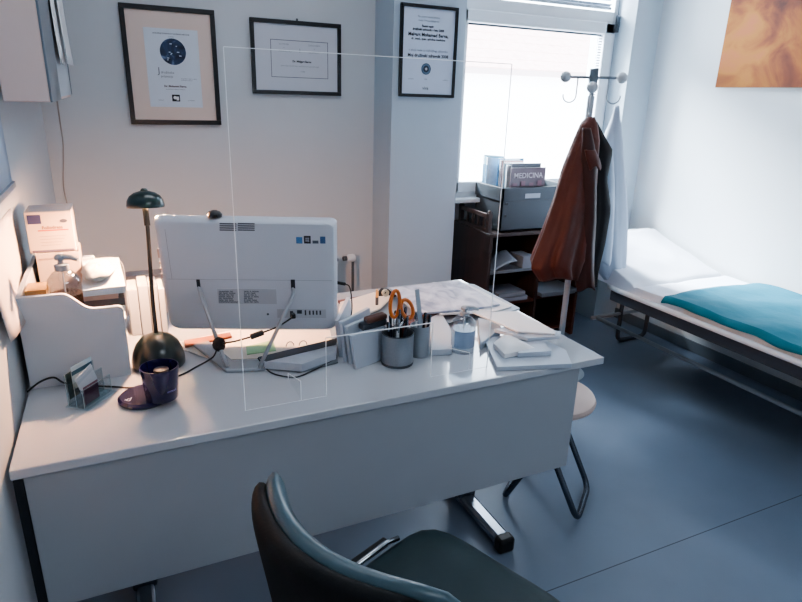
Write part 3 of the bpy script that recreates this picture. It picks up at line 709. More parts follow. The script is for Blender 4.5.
# crumpled white bag on top of the stack
bmw = MB()
def bag(u, v):
    a, b_ = 2*PI*u, PI*v
    r = 1+.34*noise.noise(Vector((math.cos(a)*3.1, math.sin(a)*3.1, v*6)))
    return (-.080+.040*r*math.sin(b_)*math.cos(a), 1.87+.10*r*math.sin(b_)*math.sin(a), z+.018-.018*math.cos(b_)*r)
bmw.grid(bag, 24, 12, closed_u=True)
bmesh.ops.remove_doubles(bmw.bm, verts=bmw.bm.verts, dist=1e-4)
solo(bmw, 'paper_bag', mat('bag_white', (240, 236, 228), rough=.7), 'crumpled white paper bag on top of the organiser stack', 'bag', smooth=True)
# white adapter with a cable on the wall behind
p = ony(88, 241, 2.12)
t = thing('cable_adapter', p, 'white cable adapter with a thin lead above the organiser', 'adapter')
MB().box((p.x-.03, 2.10, .946), (p.x+.012, 2.125, .985)).build('adapter_body', white_plastic, t, bevel=.004)
q0 = Vector((p.x+.012, 2.112, .97))
MB().tube(spline([q0, q0+Vector((.03, 0, .004)), q0+Vector((.06, .02, -.005)), q0+Vector((.078, .06, -.04)), q0+Vector((.08, .095, -.12)), q0+Vector((.08, .1, -.25))]), .003, 8).build('lead', white_plastic, t, smooth=True)
# white paperbacks standing behind the lamp
xs = [(-.012, .018, .155, 'leftmost'), (.02, .05, .165, 'second'), (.052, .078, .16, 'third'), (.08, .098, .15, 'fourth')]
for x0b, x1b, hb, wd in xs:
    t = thing('paperback', ((x0b+x1b)/2, 2.05, DZ), 'white standing paperback behind the lamp base, %s from the left' % wd, 'book', 'white paperbacks behind the lamp')
    MB().box((x0b, 1.99, DZ), (x1b-.001, 2.11, DZ+hb)).build('cover', paper, t, bevel=.002)
    MB().box((x0b+.002, 1.994, DZ+hb-.001), (x1b-.003, 2.108, DZ+hb+.0006)).build('page_block', mat('page_cream', (226, 214, 198)), t)
slab('paper_sheet', [(120, 345), (140, 320), (172, 320), (200, 336), (184, 352), (140, 372)], Z, Z+.0015, mat('lamplit_paper', (238, 226, 214)), 'blank white sheet on the desk beneath the lamp base', 'paper', bevel=0) if False else None

# ------------------------------------------------------------------ pictures on the back walls
def picture(name, x0, x1, z0, z1, yw, fw, label, matm, mat_in, d=.02):
    t = thing(name, ((x0+x1)/2, yw, z0), label, 'picture')
    f = MB()
    f.box((x0, yw-d, z0), (x1, yw-.002, z0+fw)); f.box((x0, yw-d, z1-fw), (x1, yw-.002, z1))
    f.box((x0, yw-d, z0+fw), (x0+fw, yw-.002, z1-fw)); f.box((x1-fw, yw-d, z0+fw), (x1, yw-.002, z1-fw))
    f.build('frame', black_frame, t, bevel=.002)
    MB().box((x0+fw-.002, yw-.010, z0+fw-.002), (x1-fw+.002, yw-.003, z1-fw+.002)).build('mount_board', matm, t)
    return t
def lines(t, name, items, y, m):
    q = MB()
    for body, size, x, zz, al, bo in items: q.text(body, size, wallmat(x, y, zz), al, bo)
    return q.build(name, m, t)
# certificate with a globe
X0, X1, Z0, Z1 = .091, .522, 1.331, 1.873
t = picture('framed_certificate', X0, X1, Z0, Z1, YB, .022, 'black framed certificate with a dark globe on cream mount, leftmost on wall', cream, None)
W, H = X1-X0, Z1-Z0
dx0, dx1, dz0, dz1 = X0+.225*W, X0+.80*W, Z0+.155*H, Z0+.82*H
MB().box((dx0, YB-.0115, dz0), (dx1, YB-.0095, dz1)).build('certificate_sheet', mat('cert_paper', (216, 222, 232), rough=.6), t)
yy = YB-.0125; cxm = (dx0+dx1)/2; dw, dh = dx1-dx0, dz1-dz0
MB().lathe([(0, 0), (.243*dw, 0), (.243*dw, .0006), (0, .0006)], (cxm+.01*dw, yy+.001, dz0+.715*dh), 40, rot=Matrix.Rotation(PI/2, 3, 'X')).build('globe_print', ramp_noise('globe_blue', [(.35, (22, 34, 58)), (.55, (44, 66, 100)), (.68, (130, 160, 200))], 14, detail=3), t, label='dark blue globe emblem')
q = MB(); r2 = random.Random(5)
for k in range(9):
    a, r_ = r2.uniform(0, 6.28), r2.uniform(.02, .18)*dw
    q.box((cxm+r_*math.cos(a)-.003, yy-.0009, dz0+.70*dh+r_*math.sin(a)-.002), (cxm+r_*math.cos(a)+r2.uniform(.002, .009), yy, dz0+.70*dh+r_*math.sin(a)+.002))
q.build('globe_glints', mat('glint_white', (206, 218, 236)), t)
lines(t, 'printed_text', [('ZDRUŽENJE ZDRAVNIKOV DRUŽINSKE MEDICINE', .0075, cxm, dz0+.93*dh, 'CENTER', .0002), ('podeljuje', .0075, cxm, dz0+.895*dh, 'CENTER', 0), ('J', .04, cxm-.075, dz0+.435*dh, 'LEFT', 0), ('družinska', .016, cxm-.062, dz0+.435*dh, 'LEFT', 0), ('priznanje', .015, cxm-.062, dz0+.385*dh, 'LEFT', 0), ('za strokovno delo in razvoj', .0068, cxm+.03, dz0+.37*dh, 'LEFT', 0), ('družinske medicine', .0068, cxm+.03, dz0+.35*dh, 'LEFT', 0), ('specialistka družinske medicine', .0072, cxm, dz0+.228*dh, 'CENTER', 0), ('Ljubljana', .0072, dx0+.16*dw, dz0+.085*dh, 'LEFT', 0), ('predsednik', .0072, dx0+.72*dw, dz0+.085*dh, 'LEFT', 0)], yy, ink_grey)
lines(t, 'printed_name', [('Dr. Mohamed Berna', .0125, cxm, dz0+.262*dh, 'CENTER', .0005)], yy, mat('ink_brown', (88, 60, 66)))
MB().box((cxm-.02, yy, dz0+.075*dh), (cxm+.017, yy+.001, dz0+.165*dh)).build('square_logo', ink, t)
q = MB(); q.lathe([(0, 0), (.008, 0), (.008, .0004), (0, .0004)], (cxm-.006, yy-.0004, dz0+.125*dh), 12, rot=Matrix.Rotation(PI/2, 3, 'X')); q.box((cxm, yy-.0006, dz0+.09*dh), (cxm+.012, yy, dz0+.14*dh)); q.build('logo_mark', paper, t)
# framed diploma, middle
X0, X1, Z0, Z1 = .693, 1.180, 1.491, 1.856
t = picture('framed_certificate', X0, X1, Z0, Z1, YB, .02, 'black framed landscape diploma with a ruled border, in the middle of wall', mat('diploma_paper', (204, 207, 216), rough=.6), None)
W, H = X1-X0, Z1-Z0; yy = YB-.0108
bx0, bx1, bz0, bz1 = X0+.21*W, X0+.85*W, Z0+.235*H, Z0+.74*H
q = MB()
for a, b in (((bx0, bz0), (bx1, bz0+.003)), ((bx0, bz1-.003), (bx1, bz1)), ((bx0, bz0), (bx0+.003, bz1)), ((bx1-.003, bz0), (bx1, bz1))): q.box((a[0], yy, a[1]), (b[0], yy+.001, b[1]))
q.build('printed_border', ink_grey, t)
bc = (bx0+bx1)/2; bh = bz1-bz0
lines(t, 'printed_text', [('SLOVENIJA', .011, bc-.085, bz1-.13*bh, 'CENTER', 0), ('ZDRAVNIŠKA', .011, bc+.08, bz1-.13*bh, 'CENTER', 0), ('in', .010, bc-.085, bz1-.22*bh, 'CENTER', 0), ('in', .010, bc+.08, bz1-.22*bh, 'CENTER', 0), ('MINISTRSTVO', .011, bc-.08, bz1-.32*bh, 'CENTER', 0), ('ZBORNICA', .011, bc+.075, bz1-.32*bh, 'CENTER', 0), ('specialist družinske medicine je opravila izpit', .0115, bc, bz0+.30*bh, 'CENTER', 0), ('1998', .012, bc+.012, bz0+.15*bh, 'CENTER', 0), ('I', .03, bc, bz1-.32*bh, 'CENTER', 0)], yy-.0005, mat('pale_ink', (140, 143, 154)))
lines(t, 'printed_name', [('Dr. Melgart Berna', .014, bc+.01, bz0+.42*bh, 'CENTER', .0006)], yy-.0005, ink)
MB().box((X0+.50*W, YB-.006, Z1), (X0+.52*W, YB-.002, Z1+.012)).build('hanger', edge_dark, t)
# framed award on the pillar
X0, X1, Z0, Z1 = 1.4185, 1.758, 1.4995, 1.957
t = picture('framed_certificate', X0, X1, Z0, Z1, YC, .016, 'narrow black framed award with round dark emblem, on pillar beside window', mat('award_paper', (200, 212, 230), rough=.55), None)
W, H = X1-X0, Z1-Z0; yy = YC-.0108; cxm = (X0+X1)/2+.0
lines(t, 'printed_text', [('Na osnovi izbora bralcev', .013, cxm-.005, Z1-.135*H, 'CENTER', 0), ('revije Viva podeljujemo', .013, cxm-.005, Z1-.175*H, 'CENTER', 0), ('v akciji revije za najboljšega zdravnika', .0155, cxm, Z0+.505*H, 'CENTER', 0), ('Ljubljana', .009, X0+.16*W, Z0+.195*H, 'LEFT', 0), ('2008', .009, cxm-.02, Z0+.195*H, 'LEFT', 0), ('urednica', .009, X0+.78*W, Z0+.195*H, 'LEFT', 0)], yy, mat('ink_mid', (84, 92, 116)))
lines(t, 'printed_heading', [('častni naziv', .015, cxm-.01, Z1-.235*H, 'CENTER', .0006), ('družinski zdravnik v letu 2008', .0155, cxm-.005, Z1-.272*H, 'CENTER', .0006), ('Melgart Mohamed Berna,', .0235, cxm-.003, Z1-.333*H, 'CENTER', .0008), ('dr. med., spec. splošne medicine', .0155, cxm-.003, Z1-.372*H, 'CENTER', .0005), ('Moj družinski zdravnik 2008', .0215, cxm, Z0+.445*H, 'CENTER', .0007)], yy, ink)
lines(t, 'printed_logo', [('viva', .024, cxm-.01, Z0+.085*H, 'CENTER', .0004)], yy, mat('ink_olive', (70, 78, 92)))
q = MB()
def ring2(mb, r0, r1, c, y): 
    mb.lathe([(r0, 0), (r1, 0), (r1, .0006), (r0, .0006), (r0, 0)], (c[0], y, c[1]), 36, rot=Matrix.Rotation(PI/2, 3, 'X'))
ec = (cxm-.01, Z0+.315*H)
ring2(q, .0001, .029, ec, yy+.0006); q.build('emblem_disc', mat('emblem_blue', (86, 116, 142)), t)
q = MB(); ring2(q, .0255, .0285, ec, yy); ring2(q, .0001, .0175, ec, yy); q.build('emblem_ring', mat('emblem_navy', (20, 40, 62)), t)
q = MB(); q.box((ec[0]-.007, yy-.0012, ec[1]-.003), (ec[0]+.007, yy-.0006, ec[1]+.003)); q.box((ec[0]-.003, yy-.0012, ec[1]-.007), (ec[0]+.003, yy-.0006, ec[1]+.007)); q.build('emblem_cross', paper, t)
# painting on the right wall
t = thing('canvas_painting', (XR, 2.1, 1.6), 'unframed ochre and orange abstract canvas on the right wall', 'painting')
MB().box((XR-.03, 1.55, 1.603), (XR-.004, 2.597, 2.35)).build('stretcher', mat('canvas_side', (168, 120, 84), rough=.8), t)
MB().box((XR-.032, 1.552, 1.605), (XR-.030, 2.595, 2.348)).build('canvas', ramp_noise('painted_canvas', [(.30, (66, 24, 10)), (.42, (116, 52, 18)), (.5, (146, 82, 22)), (.58, (166, 106, 32)), (.72, (170, 98, 54))], (4, 3.5, 4.5), rough=.7, detail=9, dist=.8), t)

# ------------------------------------------------------------------ left wall: light box, cord, notices
t = thing('xray_light_box', (-.2, 2.5, 1.46), 'wall mounted white light box with grey frame at upper left', 'light box')
BX0, BX1, BY0, BY1, BZ0, BZ1 = -.258, -.14, 2.01, 3.12, 1.455, 2.1
MB().box((BX0, BY0, BZ0), (BX1-.006, BY1, BZ1)).build('housing', mat('lightbox_lamplit', (240, 214, 204), rough=.45, var=.01), t, bevel=.003)  # housing colour lightened and pinked to stand for lamplight on it
MB().box((BX1-.006, BY0, BZ0), (BX1, BY0+.38, BZ1)).build('metal_frame', mat('lightbox_metal', (128, 136, 144), rough=.35, metal=.5), t, bevel=.002)
MB().box((BX1-.006, BY0+.38, BZ0+.01), (BX1-.001, BY1-.03, BZ1)).build('viewing_panel', mat('lightbox_panel', (206, 212, 220), rough=.3), t)
MB().box((BX1-.006, BY1-.03, BZ0+.01), (BX1+.002, BY1, BZ1)).build('metal_frame', mat('lightbox_metal', (128, 136, 144)), t)
for yy0 in (2.1, 2.9): MB().box((XL, yy0, 1.6), (BX0, yy0+.04, 1.7)).build('wall_bracket', edge_dark, t)
for k, (ya, yb_, zb, lab) in enumerate(((2.41, 2.62, 1.57, 'white paper sheet draped on the light box, nearer one'), (2.60, 3.0, 1.58, 'white paper sheet draped on the light box, farther one'))):
    m = MB(); m.grid(lambda u, v: (BX1+.004+.008*k+.006*math.sin(u*7+k)*(1-v)+.008*(1-v)**3, ya+(yb_-ya)*u, zb+(2.09-zb)*v), 10, 10)
    solo(m, 'paper_sheet', paper, lab, 'paper', smooth=True, solid=.001)
solo(MB().tube(spline([ony(a, b, yq) for a, b, yq in ((57, 100, 3.0), (60, 122, 3.15), (63, 142, 3.28), (63.5, 165, 3.345), (64, 188, 3.35), (70, 215, 3.35))]), .0032, 6), 'power_cable', mat('cord_grey', (176, 172, 170)), 'pale cable hanging down back wall below the light box', 'cable', smooth=True)
def notice(y0, y1, z0, z1, rgb, label, bend, edge=None):
    t = thing('wall_notice', (XL, (y0+y1)/2, z0), label, 'notice')
    m = MB(); m.grid(lambda u, v: (XL+.003+bend*(1-v)**2*(.5+.5*math.sin(u*5)), y0+(y1-y0)*u, z0+(z1-z0)*v), 12, 8)
    m.build('sheet', mat('notice_%d' % rgb[0], rgb, rough=.6), t, smooth=True, solid=.0015)
    if edge: MB().box((XL+.002, y0, z0), (XL+.012, y1, z0+.016)).build('bottom_rail', mat('notice_rail', (150, 160, 172)), t)
notice(1.3, 2.09, 1.215, 1.75, (176, 192, 212), 'pale blue notice in a grey holder on left wall', .002, True)
notice(1.55, 1.98, .93, 1.17, (226, 214, 210), 'white creased paper hanging on left wall above desk', .03)

# ------------------------------------------------------------------ radiator
rad = thing('panel_radiator', (.6, YB-.08, .15), 'white panel radiator with thermostat valve on wall behind the desk', 'radiator')
rx0, rx1, ry0, ry1, rz0, rz1 = -.12, 1.12, YB-.12, YB-.03, .14, .585
m = MB()
for k in range(31):
    x = rx0+.02+(rx1-rx0-.04)*k/30; m.box((x-.013, ry0-.004, rz0+.03), (x+.013, ry0+.01, rz1-.03))
m.box((rx0, ry0, rz0), (rx1, ry1, rz1-.01)); m.build('panel', mat('radiator_white', (200, 200, 206), rough=.4), rad, bevel=.003)
MB().box((rx0-.004, ry0-.006, rz1-.012), (rx1+.004, ry1+.002, rz1+.006)).build('top_grille', mat('radiator_grille', (150, 150, 158), rough=.5), rad, bevel=.002)
kn = ony(351, 258, YB-.07)
MB().lathe([(0, -.026), (.015, -.026), (.022, -.018), (.024, .012), (.018, .024), (0, .027)], kn, 20, rot=Matrix.Rotation(PI/2, 3, 'Y')).build('thermostat_knob', white_plastic, rad, smooth=AU)
MB().tube([kn+Vector((-.05, 0, 0)), kn+Vector((-.026, 0, 0))], .014, 12).build('valve', edge_dark, rad, smooth=AU)
MB().tube(arc([kn+Vector((.012, 0, -.02)), kn+Vector((.012, 0, -.3)), (kn.x+.012, kn.y+.05, .2)], .03), .0085, 10).build('pipe', mat('pipe_dark', (60, 66, 76), rough=.4), rad, smooth=True)

# ------------------------------------------------------------------ bookcase under the window
KX0, KX1, KY0, KY1, KZ = 1.972, 2.70, 2.945, 3.395, .742
bk = thing('bookcase', ((KX0+KX1)/2, (KY0+KY1)/2, 0), 'dark brown wooden bookcase with a low spindle gallery under window', 'bookcase')
wood = ramp_noise('dark_wood', [(.3, (38, 27, 25)), (.55, (54, 38, 34)), (.75, (68, 50, 43))], (30, 30, 3), rough=.5)
wood_r = ramp_noise('red_wood', [(.3, (58, 30, 22)), (.6, (78, 42, 31)), (.8, (92, 54, 40))], (30, 30, 3), rough=.5)
KD = 2.345
for x, mm in ((KX0, wood), (KD, wood), (KX1-.02, wood_r)): MB().box((x, KY0, 0), (x+.02, KY1, KZ-.02)).build('side_panel', mm, bk, bevel=.001)
MB().box((KX0-.01, KY0-.01, KZ-.022), (KX1+.01, KY1, KZ)).build('top_board', wood, bk, bevel=.003)
MB().box((KX0, KY1-.012, 0), (KX1, KY1, KZ-.02)).build('back_board', mat('dark_back', (30, 26, 26), rough=.7), bk)
for x0_, x1_, zs in ((KX0+.02, KD, (.06, .275, .485)), (KD+.02, KX1-.02, (.06, .285))):
    for z_ in zs: MB().box((x0_, KY0+.01, z_), (x1_, KY1-.012, z_+.018)).build('shelf', wood_r if z_ < .4 else mat('grey_shelf', (108, 114, 120), rough=.5), bk)
# gallery
g0, g1 = 2.985, 3.33
for y in (g0, g1-.02):
    q = MB(); q.box((KX0-.004, y-.013, KZ), (KX0+.024, y+.013, KZ+.118)); q.ball((KX0+.01, y, KZ+.121), .013, 10); q.build('gallery_post', wood, bk, bevel=.002)
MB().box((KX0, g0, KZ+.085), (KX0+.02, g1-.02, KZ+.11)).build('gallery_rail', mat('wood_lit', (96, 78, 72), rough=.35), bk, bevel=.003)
MB().box((KX0-.002, g0, KZ), (KX0+.022, g1-.02, KZ+.02)).build('gallery_rail', wood, bk, bevel=.003)
for k in range(4):
    y = g0+.055+k*.064
    MB().tube([(KX0+.01, y, KZ+.018), (KX0+.01, y, KZ+.05), (KX0+.01, y, KZ+.088)], [.006, .009, .006], 8).build('spindle', wood, bk, smooth=True)
# contents of the shelves
zb = .504
p = MB(); p.grid(lambda u, v: (2.02+.17*u+.02*v, 2.95+.16*v, zb+.002+.085*math.sin(u*PI/2)*(.6+.4*v)), 8, 6)
solo(p, 'paper_sheet', mat('shaded_paper', (136, 144, 154), rough=.6), 'bent white paper leaning on upper left bookcase shelf', 'paper', smooth=True, solid=.001)  # white paper painted grey for the shade inside the bookcase
solo(MB().box((2.235, 2.955, zb), (2.325, 3.1, zb+.075)), 'cardboard_box', mat('shaded_paper', (136, 144, 154), rough=.6), 'small white box on the upper left bookcase shelf', 'box', bevel=.002)
for k, (w_, d_, lab) in enumerate(((.235, .2, 'lower'), (.215, .18, 'upper'))):
    t = thing('book', (2.2, 3.05, .2935+k*.031), 'pale book on the middle left bookcase shelf, %s of two' % lab, 'book')
    MB().box((2.06+k*.01, 2.95, .294+k*.031), (2.06+w_, 2.95+d_, .323+k*.031)).build('cover', mat('book_pale_%d' % k, (128-16*k, 134-16*k, 142-14*k), rough=.6), t, bevel=.002)
    MB().box((2.062+k*.01, 2.949, .298+k*.031), (2.058+w_, 2.952, .319+k*.031)).build('page_block', mat('shaded_paper', (136, 144, 154), rough=.6), t)
for k in range(3):
    solo(MB().box((2.39-.01*k, 2.925-.01*k, .304+k*.012), (2.66+.005*k, 3.12, .315+k*.012)), 'paper_pile', mat('shaded_paper', (136, 144, 154), rough=.6), 'flat white paper bundle on the right bookcase shelf, %s' % ['lowest', 'middle one', 'topmost'][k], 'papers', bevel=.001)

# ------------------------------------------------------------------ grey crate with magazines
GX0, GX1, GY0, GY1, GZ0, GZ1 = 2.045, 2.57, 2.962, 3.25, KZ+.004, 1.008
cr = thing('storage_crate', ((GX0+GX1)/2, (GY0+GY1)/2, GZ0), 'grey open storage crate filled with magazines on top of bookcase', 'crate')
gm = mat('crate_grey', (50, 57, 63), rough=.6, var=.05)
q = MB(); q.box((GX0, GY0, GZ0), (GX1, GY1, GZ0+.01))
q.box((GX0, GY0, GZ0), (GX1, GY0+.012, GZ1-.075)); q.box((GX0, GY1-.012, GZ0), (GX1, GY1, GZ1-.075)); q.box((GX0, GY0, GZ0), (GX0+.012, GY1, GZ1-.075)); q.box((GX1-.012, GY0, GZ0), (GX1, GY1, GZ1-.075))
q.build('crate_body', gm, cr, bevel=.002)
q = MB(); a, b = .006, .012
q.box((GX0-a, GY0-a, GZ1-.08), (GX1+a, GY0+b, GZ1)); q.box((GX0-a, GY1-b, GZ1-.08), (GX1+a, GY1+a, GZ1)); q.box((GX0-a, GY0-a, GZ1-.08), (GX0+b, GY1+a, GZ1)); q.box((GX1-b, GY0-a, GZ1-.08), (GX1+a, GY1+a, GZ1))
q.build('rim_band', gm, cr, bevel=.003)
MB().box((2.205, GY0-.008, .943), (2.315, GY0-.005, .970)).build('label_plate', mat('plate_pale', (120, 126, 134), rough=.4), cr, label='pale label plate')
for z_ in (.842, .915): MB().lathe([(0, -.001), (.008, -.001), (.008, .004), (0, .004)], (GX0+.03, GY0-.003-(.006 if z_ > .9 else 0), z_), 12, rot=Matrix.Rotation(PI/2, 3, 'X')).build('rivet', blackp, cr)
def mag(x0, x1, y0, th, z1, rgb, lab, lean=0, stripes=None):
    t = thing('magazine', ((x0+x1)/2, y0, GZ0+.012), lab, 'magazine', 'magazines in the grey crate')
    z0 = GZ0+.012
    MB().prism([(x0, y0, z0), (x1, y0, z0), (x1, y0+lean, z1), (x0, y0+lean, z1)], (0, th, 0)).build('cover', mat('cover_%d_%d' % (rgb[0], rgb[1]), rgb, rough=.35, var=.25, scale=25), t)
    MB().prism([(x0+.003, y0+.001, z0), (x1+.0006, y0+.001, z0), (x1+.0006, y0+lean+.001, z1+.0006), (x0+.003, y0+lean+.001, z1+.0006)], (0, th-.002, 0)).build('pages', paper, t)
    return t
ft_ = mag(2.118, 2.37, 2.985, .010, 1.118, (84, 68, 76), 'front mauve magazine facing out of the crate with white masthead', .012)
q = MB(); q.text('MEDICINA', .045, Matrix.Translation((2.245, 2.9945, 1.058)) @ Matrix.Rotation(PI/2-.05, 4, 'X'), 'CENTER', .0005); q.build('masthead', mat('masthead_white', (160, 150, 156), rough=.5), ft_)
q = MB(); r3 = random.Random(9)
for k in range(4): q.box((2.13+k*.06, 2.9866, 1.012), (2.16+k*.06, 2.9876, 1.03+.012*(k % 2)))
q.build('cover_picture', mat('cover_rose', (104, 68, 80), rough=.4), ft_)
mag(2.13, 2.345, 3.005, .010, 1.142, (72, 75, 82), 'grey magazine just behind the mauve front one', .01)
specs = [(2.05, 2.11, 3.03, (196, 206, 214)), (2.055, 2.15, 3.05, (90, 130, 150)), (2.05, 2.15, 3.065, (214, 214, 220)), (2.06, 2.16, 3.085, (150, 70, 76)), (2.05, 2.15, 3.1, (208, 216, 224)), (2.05, 2.19, 3.12, (96, 150, 190))]
wd = ['third', 'fourth', 'fifth', 'sixth', 'seventh', 'eighth']
for k, (xa, xb, yy_, rgb) in enumerate(specs):
    mag(xa+.06, xb+.10, yy_-.005, .013, 1.13+.006*k, rgb, 'magazine sticking up out of the crate, %s from the front' % wd[k], .004)
lw = ['front', 'middle', 'rear']
for k, rgb in enumerate(((206, 216, 222), (120, 170, 186), (214, 222, 230))):
    t = thing('magazine', (2.05+.02*k, 3.1, GZ0+.012), 'pale blue-white magazine at left side of crate, %s one of three' % lw[k], 'magazine', 'magazines in the grey crate')
    yk = 3.165+.018*k
    MB().prism([(2.06, yk, GZ0+.012), (2.2, yk, GZ0+.012), (2.2, yk+.006, 1.150+.008*k), (2.06, yk+.006, 1.165+.006*k)], (0, .014, 0)).build('cover', mat('covl_%d' % rgb[0], rgb, rough=.35, var=.3, scale=40), t)
    MB().box((2.059, yk+.003, 1.0), (2.061, yk+.015, 1.12)).build('spine_print', mat('spine_blue', (60, 110, 140)), t)

# ------------------------------------------------------------------ coat stand
SX, SY = 2.212, 2.50
st = thing('coat_stand', (SX, SY, 0), 'white metal coat stand with four ball-tipped arms before the window', 'coat stand')
pole_m = mat('stand_white', (168, 177, 186), rough=.35)
arm_m = mat('arm_grey', (130, 138, 146), rough=.3, metal=.6)
MB().tube([(SX, SY, .03), (SX, SY, 1.53)], .017, 14).build('pole', pole_m, st, smooth=AU)
MB().tube([(SX, SY, 1.53), (SX, SY, 1.585)], .012, 12).build('pole_top', arm_m, st, smooth=AU)
MB().lathe([(0, 0), (.022, 0), (.022, .075), (0, .077)], (SX, SY, 1.583), 20).build('hub', mat('hub_grey', (120, 130, 138), rough=.3, metal=.5), st, smooth=AU)
MB().lathe([(0, 0), (.15, 0), (.155, .008), (.05, .03), (.02, .05), (0, .05)], (SX, SY, 0), 32).build('foot', pole_m, st, smooth=AU)
ball_m = mat('ball_white', (196, 202, 208), rough=.35)
CA = math.atan2(-SY, -SX)
for k, ang in enumerate((CA, CA+PI/2, CA+PI, CA-PI/2)):
    d = Vector((math.cos(ang), math.sin(ang), 0)); L = .135
    c = Vector((SX, SY, 1.618-(.05 if k == 0 else 0)))
    arm = MB().tube([c+d*.02, c+d*(L-.02)], .0065, 10).build('arm', arm_m, st, smooth=AU)
    MB().ball(c+d*L, .027, 18).build('ball_tip', ball_m, arm, smooth=True)
    hp = c+d*(L*.55)
    pts = [hp+Vector((0, 0, -.004)), hp+Vector((0, 0, -.09))]
    for i in range(1, 8):
        a = PI*i/7*.95; pts.append(hp+Vector((0, 0, -.09))+d*(.032*(1-math.cos(a)))+Vector((0, 0, -.032*math.sin(a))))
    pts.append(pts[-1]+Vector((0, 0, .012)))
    MB().tube(pts, .0035, 8).build('hook', mat('hook_grey', (150, 158, 166), rough=.3, metal=.6), arm, smooth=True)

# ------------------------------------------------------------------ hanging coats
def loft(rows, nu=40, fold=0, seed=0, nf=7):
    """rows: (z, xc, yc, rx, ry, rot) ; open tube of cloth"""
    m = MB(); n = len(rows)-1
    def f(u, v):
        t = v*n; i = min(int(t), n-1); k = t-i; k = k*k*(3-2*k) if False else k
        a, b = rows[i], rows[i+1]; q = [a[j]*(1-k)+b[j]*k for j in range(6)]
        ang = 2*PI*u; r = 1+fold*v*math.sin(nf*ang+seed+1.6*math.sin(v*3+seed))+.5*fold*v*math.sin((nf*2+1)*ang+seed*2+v*2)
        x, y = q[3]*r*math.cos(ang), q[4]*r*math.sin(ang)
        z = q[0]+.012*math.sin(3*ang+seed)*v
        return (q[1]+x*math.cos(q[5])-y*math.sin(q[5]), q[2]+x*math.sin(q[5])+y*math.cos(q[5]), z)
    m.grid(f, nu, 36, closed_u=True); return m
def hz(py, px=580, y=SY-.05): return ony(px, py, y).z
def hx(px, py, y=SY-.05): return ony(px, py, y).x
CY = SY-.13
jk = thing('jacket', (SX, CY, .45), 'rust brown winter jacket with dark lining hanging on coat stand', 'jacket')
def row(py, pl, pr, ry, yc=CY, rot=.0):
    a, b = ony(pl, py, yc), ony(pr, py, yc); return ((a.z+b.z)/2, (a.x+b.x)/2, yc, (b.x-a.x)/2, ry, rot)
rust = mat('rust_fabric', (86, 36, 24), rough=.6, var=.25, scale=9, bump=.6, bscale=22, sheen=.1)
dark = mat('dark_lining', (22, 16, 20), rough=.8, var=.2)
rows = [row(117, 588, 593, .02), row(124, 582, 596, .035), row(140, 576, 597, .055), row(168, 565, 595, .07), row(200, 556, 592, .08), row(230, 546, 588, .09), row(256, 536, 584, .095), row(264, 534, 582, .095), row(276, 541, 580, .085)]
loft(rows, 60, .15, 1.3, 6).build('outer_shell', rust, jk, smooth=True, solid=.004)
# dark inner side facing right
yb_ = CY+.035
rows = [row(122, 590, 596, .02, yb_), row(136, 590, 603, .03, yb_), row(151, 588, 611, .04, yb_), row(180, 588, 605, .045, yb_), row(210, 586, 609, .05, yb_), row(240, 584, 603, .05, yb_), row(270, 580, 596, .045, yb_), row(284, 578, 595, .04, yb_)]
loft(rows, 36, .10, 2.2, 5).build('lining', dark, jk, smooth=True, solid=.004, label='black inner lining turned outwards')
ys = CY-.06
rows = [row(128, 583, 590, .015, ys), row(142, 583, 593, .022, ys), row(160, 582, 596, .03, ys), row(190, 582, 595, .034, ys), row(220, 580, 595, .036, ys), row(250, 577, 593, .036, ys), row(272, 576, 593, .034, ys), row(288, 577, 594, .034, ys)]
loft(rows, 28, .10, .4, 4).build('sleeve', mat('rust_sleeve', (58, 24, 18), rough=.6, var=.2, scale=9, bump=.2, bscale=30), jk, smooth=True, solid=.003)
rows = [row(150, 585, 595, .012, ys-.03), row(160, 587, 599, .02, ys-.03), row(168, 590, 601, .014, ys-.03)]
loft(rows, 18, .06, 1, 3).build('collar_flap', rust, jk, smooth=True, solid=.003)
m = MB(); m.lathe([(.0, .0), (.06, .004), (.095, 0)], (hx(556, 268, CY), CY, hz(266, 556, CY)), 24, sy_=.8); m.build('hem_lining', dark, jk, smooth=True)

LY_ = SY+.02
lc = thing('lab_coat', (2.4, LY_, .5), 'white lab coat hanging on right arm of the coat stand', 'coat')
wht = mat('coat_white', (188, 198, 214), rough=.7, var=.03, bump=.12, bscale=14)
rows = [row(106, 615.5, 618.5, .01, LY_), row(120, 612, 619.5, .02, LY_), row(140, 604, 621, .04, LY_), row(165, 597, 622, .055, LY_), row(195, 594, 625, .06, LY_), row(225, 592, 626, .065, LY_), row(250, 592, 625, .065, LY_), row(268, 598, 623, .06, LY_), row(277, 604, 620, .045, LY_)]
loft(rows, 44, .07, .6, 7).build('body', wht, lc, smooth=True, solid=.003)
yl = LY_-.07
rows = [row(150, 605, 612, .015, yl), row(180, 602, 613, .028, yl), row(210, 600, 613, .03, yl), row(240, 597, 612, .03, yl), row(263, 595, 610, .03, yl)]
loft(rows, 28, .08, 1.9, 4).build('sleeve', wht, lc, smooth=True, solid=.003)
m = MB(); m.tube(spline([ony(623, 190, LY_), ony(627, 197, LY_-.01), ony(626, 206, LY_), ony(627.5, 214, LY_-.01), ony(624, 222, LY_)]), .0025, 6); m.build('belt_loop', wht, lc, smooth=True)

